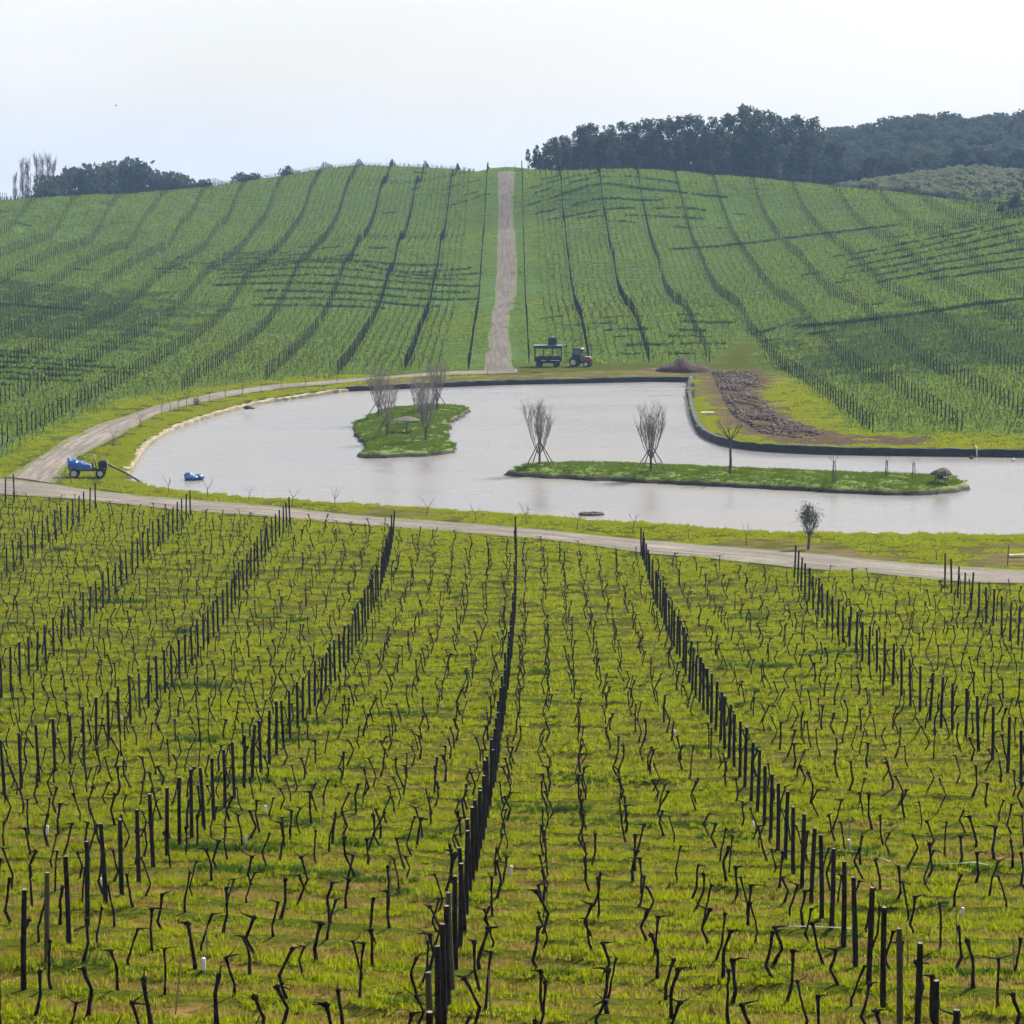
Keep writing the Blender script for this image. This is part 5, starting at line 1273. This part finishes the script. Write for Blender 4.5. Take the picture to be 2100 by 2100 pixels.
# ---------------------------------------------------------------- trees on the skyline
def crown_cards(mb, lobes, n, size, seed):
    g = np.random.default_rng(seed); tot = sum(l[3] * l[4] * l[5] for l in lobes); C = []
    for (x, y, z, rx, ry, rz_) in lobes:
        m = max(30, int(n * rx * ry * rz_ / tot)); d = g.normal(size=(m, 3)); d /= np.linalg.norm(d, axis=1, keepdims=True); r = g.uniform(.35, 1, m) ** .45
        k = 1 + .22 * np.sin(d[:, 0] * 7 + x) * np.sin(d[:, 1] * 6 + y) + .15 * np.sin(d[:, 2] * 9 + z)
        C.append(np.c_[x + d[:, 0] * rx * r * k, y + d[:, 1] * ry * r * k, z + d[:, 2] * rz_ * r * k])
    mb.cards(np.vstack(C), size, seed)
def pine_meshes(seed, h=17.0, w=7.5, sparse=False):
    g = random.Random(seed); tr = MB(); fo = MB(); tr.tube([(0, 0, -1), (g.uniform(-.2, .2), 0, h * .35), (g.uniform(-.4, .4), g.uniform(-.3, .3), h * .92)], [.34, .26, .08], 7); lobes = []
    nl = 26 if sparse else 75
    for i in range(nl):
        t = g.uniform(.16 if not sparse else .4, 1); a = g.uniform(0, 6.28); prof = (math.sin(math.pi * min(1, (.18 + .82 * t) ** 1.0 * .90)) ** .6); rr = w * .5 * prof * g.uniform(.45, .95) * (.8 if t > .9 else 1)
        x, y, z = rr * math.cos(a), rr * math.sin(a), h * (.12 + .84 * t); s = g.uniform(.55, 1.15) * (1.15 - .30 * t)
        lobes.append((x, y, z, s, s, s * 1.35)); tr.tube([(0, 0, z - 1.0), (x * .5, y * .5, z - .5), (x, y, z)], [.12, .08, .03], 4)
    crown_cards(fo, lobes, 5600 if not sparse else 2200, .30, seed)
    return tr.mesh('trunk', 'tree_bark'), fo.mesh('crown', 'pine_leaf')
PINE = [pine_meshes(200 + i, 17, 7.8 + (i % 3)) for i in range(6)]; PINE_S = [pine_meshes(230, 17, 6.0, True), pine_meshes(231, 17, 5.5, True)]
def tree_at(px, ytop, Y, meshes, h0, label, group, name, wide=1.0, rz=0):
    u = (px - CX) / F_PX; d = Y / _c; x = u * d; zt = CAM_H + (YH - ytop) / F_PX * d; zg = hz(x, Y); h = max(2.0, zt - zg)
    o = empty(name, (x, Y, zg), rz, label, 'tree', group); s = h / h0; o.scale = (s * wide, s * wide, s)
    obj('trunk', meshes[0], o); obj('crown', meshes[1], o); return o
stand = [(1082,305,548),(1100,297,552),(1133,282,556),(1155,277,560),(1190,257,566),(1212,253,570),(1243,256,566),(1282,247,574),(1312,244,580),(1343,242,576),(1378,238,582),(1414,235,586),(1452,239,580),(1486,230,588),(1527,215,592),(1557,225,586),(1592,233,592),(1615,236,598),(1650,236,600)]
gp = 'pines behind the crest right of the dirt road'
for i, (px, yt, Y) in enumerate(stand):
    sp_ = px in (1082, 1592, 1650); m = PINE_S[i % 2] if sp_ else PINE[i % 6]
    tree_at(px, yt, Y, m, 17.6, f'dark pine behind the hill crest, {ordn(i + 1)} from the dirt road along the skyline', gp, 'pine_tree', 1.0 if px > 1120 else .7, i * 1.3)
fill = [(px + rnd.uniform(-8, 8), yt + rnd.uniform(22, 40), 610 + rnd.uniform(-6, 40)) for px in range(1120, 1700, 34) for yt in [270 if px < 1200 else 250]]
wood_pts = []
for (px, yt, Y) in fill:
    x = (px - CX) / F_PX * Y / _c; zt = CAM_H + (YH - yt) / F_PX * Y; wood_pts.append((x, Y, hz(x, Y), max(.4, (zt - hz(x, Y)) / 9.0)))
# wooded hill to the right: one mass of crowns
def round_meshes(seed, h=9.0, w=8.0, leaf='wood_leaf', n=900, size=.42):
    g = random.Random(seed); tr = MB(); fo = MB(); tr.tube([(0, 0, -1), (g.uniform(-.2, .2), 0, h * .35), (0, 0, h * .7)], [.28, .22, .08], 6); lobes = []
    for i in range(13):
        a = g.uniform(0, 6.28); t = g.uniform(.0, 1); rr = w * .40 * math.sqrt(1 - .75 * t * t) * g.uniform(.4, 1)
        x, y, z = rr * math.cos(a), rr * math.sin(a), h * (.38 + .50 * t); s = g.uniform(1.0, 1.9); lobes.append((x, y, z, s * 1.1, s * 1.1, s * .85)); tr.tube([(0, 0, h * .3), (x * .6, y * .6, z - .8), (x, y, z)], [.10, .07, .03], 4)
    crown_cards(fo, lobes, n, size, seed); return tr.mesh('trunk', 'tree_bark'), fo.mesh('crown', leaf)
RND = [round_meshes(300 + i) for i in range(4)]
g = np.random.default_rng(21)
def scatter_wood(x0, x1, y0, y1, n, smin, smax, cond):
    out = []
    for a, b in zip(g.uniform(x0, x1, n), g.uniform(y0, y1, n)):
        if cond(a, b): out.append((a, b, hz(a, b), g.uniform(smin, smax)))
    return out
wood_pts += scatter_wood(62, 260, 625, 800, 1500, .7, 1.25, lambda a, b: a > 70 + (b - 625) * .08)
protos = [bpy.data.objects.new('wood_crown', m[1]) for m in RND]
wp = np.array(wood_pts); pr_px = CX + F_PX * wp[:, 0] / wp[:, 1]; wp = wp[(pr_px > 1060) & (pr_px < 2350)]
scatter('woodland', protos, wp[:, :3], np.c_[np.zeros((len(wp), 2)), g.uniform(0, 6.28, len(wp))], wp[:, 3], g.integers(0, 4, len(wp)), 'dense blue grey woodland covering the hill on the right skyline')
# pale scrub in the dip and dark bushes at its right end
scr = [bpy.data.objects.new('scrub_crown', round_meshes(320 + i, 9, 8, 'scrub_leaf', 500, .55)[1]) for i in range(3)]
sp = np.array(scatter_wood(70, 142, 560, 630, 1500, .13, .30, lambda a, b: b > 575 or a > 95))
scatter('scrub', scr, sp[:, :3], np.c_[np.zeros((len(sp), 2)), g.uniform(0, 6.28, len(sp))], sp[:, 3], g.integers(0, 3, len(sp)), 'pale olive scrub covering the slope below the wooded hill')
DK = [round_meshes(340 + i, 9, 8, 'shrub_leaf', 1200, .34) for i in range(2)]
for i, (px, yt, Y, lab) in enumerate([(2062, 398, 470, 'large dark bush at the right edge where the scrub meets the vineyard'), (2105, 385, 474, 'tallest dark bush cut by the right edge of the frame'), (2040, 425, 462, 'low dark bush in front of the large one at the right edge')]):
    tree_at(px, yt, Y, DK[i % 2], 8.6, lab, 'dark bushes at the right edge', 'dark_bush', [1.0, 1.2, 1.3][i], i)
tree_at(2098, 288, 560, PINE[2], 17.6, 'tall narrow dark tree cut by the right edge below the wooded hill', None, 'dark_tree', .7)
# left skyline
def poplar_meshes(seed):
    g = random.Random(seed); tr = MB(); cr = MB(); h = 14; tr.tube([(0, 0, -1), (0, 0, h * .5), (g.uniform(-.2, .2), 0, h)], [.2, .13, .03], 6)
    for i in range(70):
        z = h * g.uniform(.15, .95); a = g.uniform(0, 6.28); L = g.uniform(1.4, 3.4) * (1.05 - z / h * .6); d = Vector((math.cos(a) * .28, math.sin(a) * .28, 1)).normalized()
        cr.tube([(0, 0, z - .5), Vector((0, 0, z - .5)) + d * L * .5 + Vector((math.cos(a) * .25, math.sin(a) * .25, 0)), Vector((0, 0, z - .5)) + d * L], [.05, .04, .015], 3, False)
        for k in range(3): e = (d + Vector((g.uniform(-.3, .3), g.uniform(-.3, .3), 0))).normalized(); q = Vector((0, 0, z - .5)) + d * L * g.uniform(.3, .9); cr.tube([q, q + e * 1.1], [.025, .01], 3, False)
    return tr.mesh('trunk', 'twig'), cr.mesh('crown', 'twig')
POP = [poplar_meshes(400 + i) for i in range(3)]
for i, (px, yt, Y) in enumerate([(4,352,640),(49,356,650),(64,328,655),(75,330,660),(93,318,662),(104,322,670),(116,318,664),(127,330,668)]):
    tree_at(px, yt, Y, POP[i % 3], 14, f'bare slender poplar on the left skyline, {ordn(i + 1)} from the left', 'bare poplars on the left skyline', 'poplar_tree', 1.15, i)
for i, (px, yt, Y, w) in enumerate([(110,362,640,1.0),(135,358,645,1.0),(158,350,652,1.0),(186,348,655,1.0),(213,344,660,1.1),(232,347,664,1.0),(254,338,668,1.1),(286,337,670,1.2),(308,343,668,1.1),(328,352,664,1.0),(356,358,660,1.0),(376,361,656,1.1),(400,368,650,1.0),(431,367,640,1.3),(500,357,640,1.0),(525,360,640,1.2),(594,342,640,1.0)]):
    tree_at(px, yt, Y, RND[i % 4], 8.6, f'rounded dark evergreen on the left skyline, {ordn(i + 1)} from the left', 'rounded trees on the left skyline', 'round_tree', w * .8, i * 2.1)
# pale low shelter where the road meets the sky, and the bird
x, y, z = cast([(1046, 352)])[0]; y += 16; z = hz(x, y); o = empty('crest_shelter', (x, y, z), 0, 'small pale shelter with arched roof at the top of the dirt road', 'shelter')
mb = MB(); mb.add([(-1.3 + 0 * t, s, 0) for s in (-.8, .8) for t in (0,)] , []) ; r = MB(); n = 9; V = []
for s in (-.9, .9): V += [(-1.35 * math.cos(math.pi * i / (n - 1)), s, 1.0 + .55 * math.sin(math.pi * i / (n - 1))) for i in range(n)]
r.add(V, [(i, i + 1, n + i + 1, n + i) for i in range(n - 1)]); r.add([(a, b, c - .06) for a, b, c in V], [(n + i, n + i + 1, i + 1, i) for i in range(n - 1)]); r.build('roof', 'white_plastic', o)
for sx in (-1.3, 1.3):
    for sy in (-.8, .8): MB().box((sx, sy, .45), (.08, .08, 1.1)).build('leg', 'white_plastic', o)
bp = at_depth(238, 217, 190); b = MB(); b.blob((0, 0, 0), .16, .06, .05, .05, 1, 8, 6); b.blob((.15, 0, .03), .05, .04, .04, .05, 2, 6, 5); b.add([(-.14, -.03, 0), (-.28, -.05, .01), (-.28, .05, .01), (-.14, .03, 0), (-.14, 0, .02)], [(0, 1, 2, 3), (0, 4, 3)]); bo = b.build('bird', 'bird_dark', None, True, loc=tuple(bp), scale=(.5, .5, .5), label='tiny dark bird flying alone in the pale sky at upper left', cat='bird')
for s in (-1, 1): w_ = MB(); w_.add([(.06, s * .03, .02), (-.08, s * .03, .02), (-.10, s * .25, .16), (.02, s * .26, .17), (-.08, s * .42, .10), (.06, s * .03, .035), (-.08, s * .03, .03), (-.10, s * .25, .17), (.02, s * .26, .18)], [(0, 1, 2, 3), (3, 2, 4), (5, 8, 7, 6)]); w_.build('wing', 'bird_dark', bo)
# ---------------------------------------------------------------- added dark clump lines standing in for shaded ditches on the hillside
HL = [bpy.data.objects.new('hedge_clump', (lambda mb: (mb.cards(np.random.default_rng(s).normal(size=(90, 3)) * [.75, .22, .20] + [0, 0, .30], .16, s), mb.mesh('hedge_clump', 'hedge_leaf'))[1])(MB())) for s in range(3)]
def ditch_shade(pxs, lab, s=1.0):
    p = resample(cast(pxs)[:, :2], .5); scatter('ditch_shade', HL, np.c_[p, height(p[:, 0], p[:, 1])], np.c_[np.zeros((len(p), 2)), np.zeros(len(p))], np.full(len(p), s) * g.uniform(.75, 1.2, len(p)), g.integers(0, 3, len(p)), lab)
ditch_shade([(1380,513),(1450,509),(1520,502),(1600,492),(1680,482),(1760,473),(1850,462)], 'upper thin dark clump line standing for a shaded ditch across the right hillside vineyard', .6)
ditch_shade([(1640,672),(1740,665),(1840,652),(1940,637),(2040,622),(2130,614)], 'lower dark clump line standing for a shaded ditch across the right hillside vineyard', .65)
ditch_shade([(-40,622),(40,628),(110,634),(170,637)], 'short dark clump line standing for ditch shade at the left edge of the hillside vineyard', .55)
# ---------------------------------------------------------------- haze
hm = bpy.data.materials.new('haze'); hm.use_nodes = True; hn = hm.node_tree.nodes; hn.remove(hn['Principled BSDF'])
pv = hn.new('ShaderNodeVolumePrincipled'); pv.inputs['Color'].default_value = (.40, .63, 1.0, 1); pv.inputs['Density'].default_value = .00016; pv.inputs['Anisotropy'].default_value = .1
hm.node_tree.links.new(pv.outputs[0], hn['Material Output'].inputs['Volume'])
mb = MB(); mb.box((0, 1000, 36), (6600, 3400, 80)); hb = mb.build('haze', hm, kind='stuff', label='pale blue haze filling the air over the valley', cat='haze')
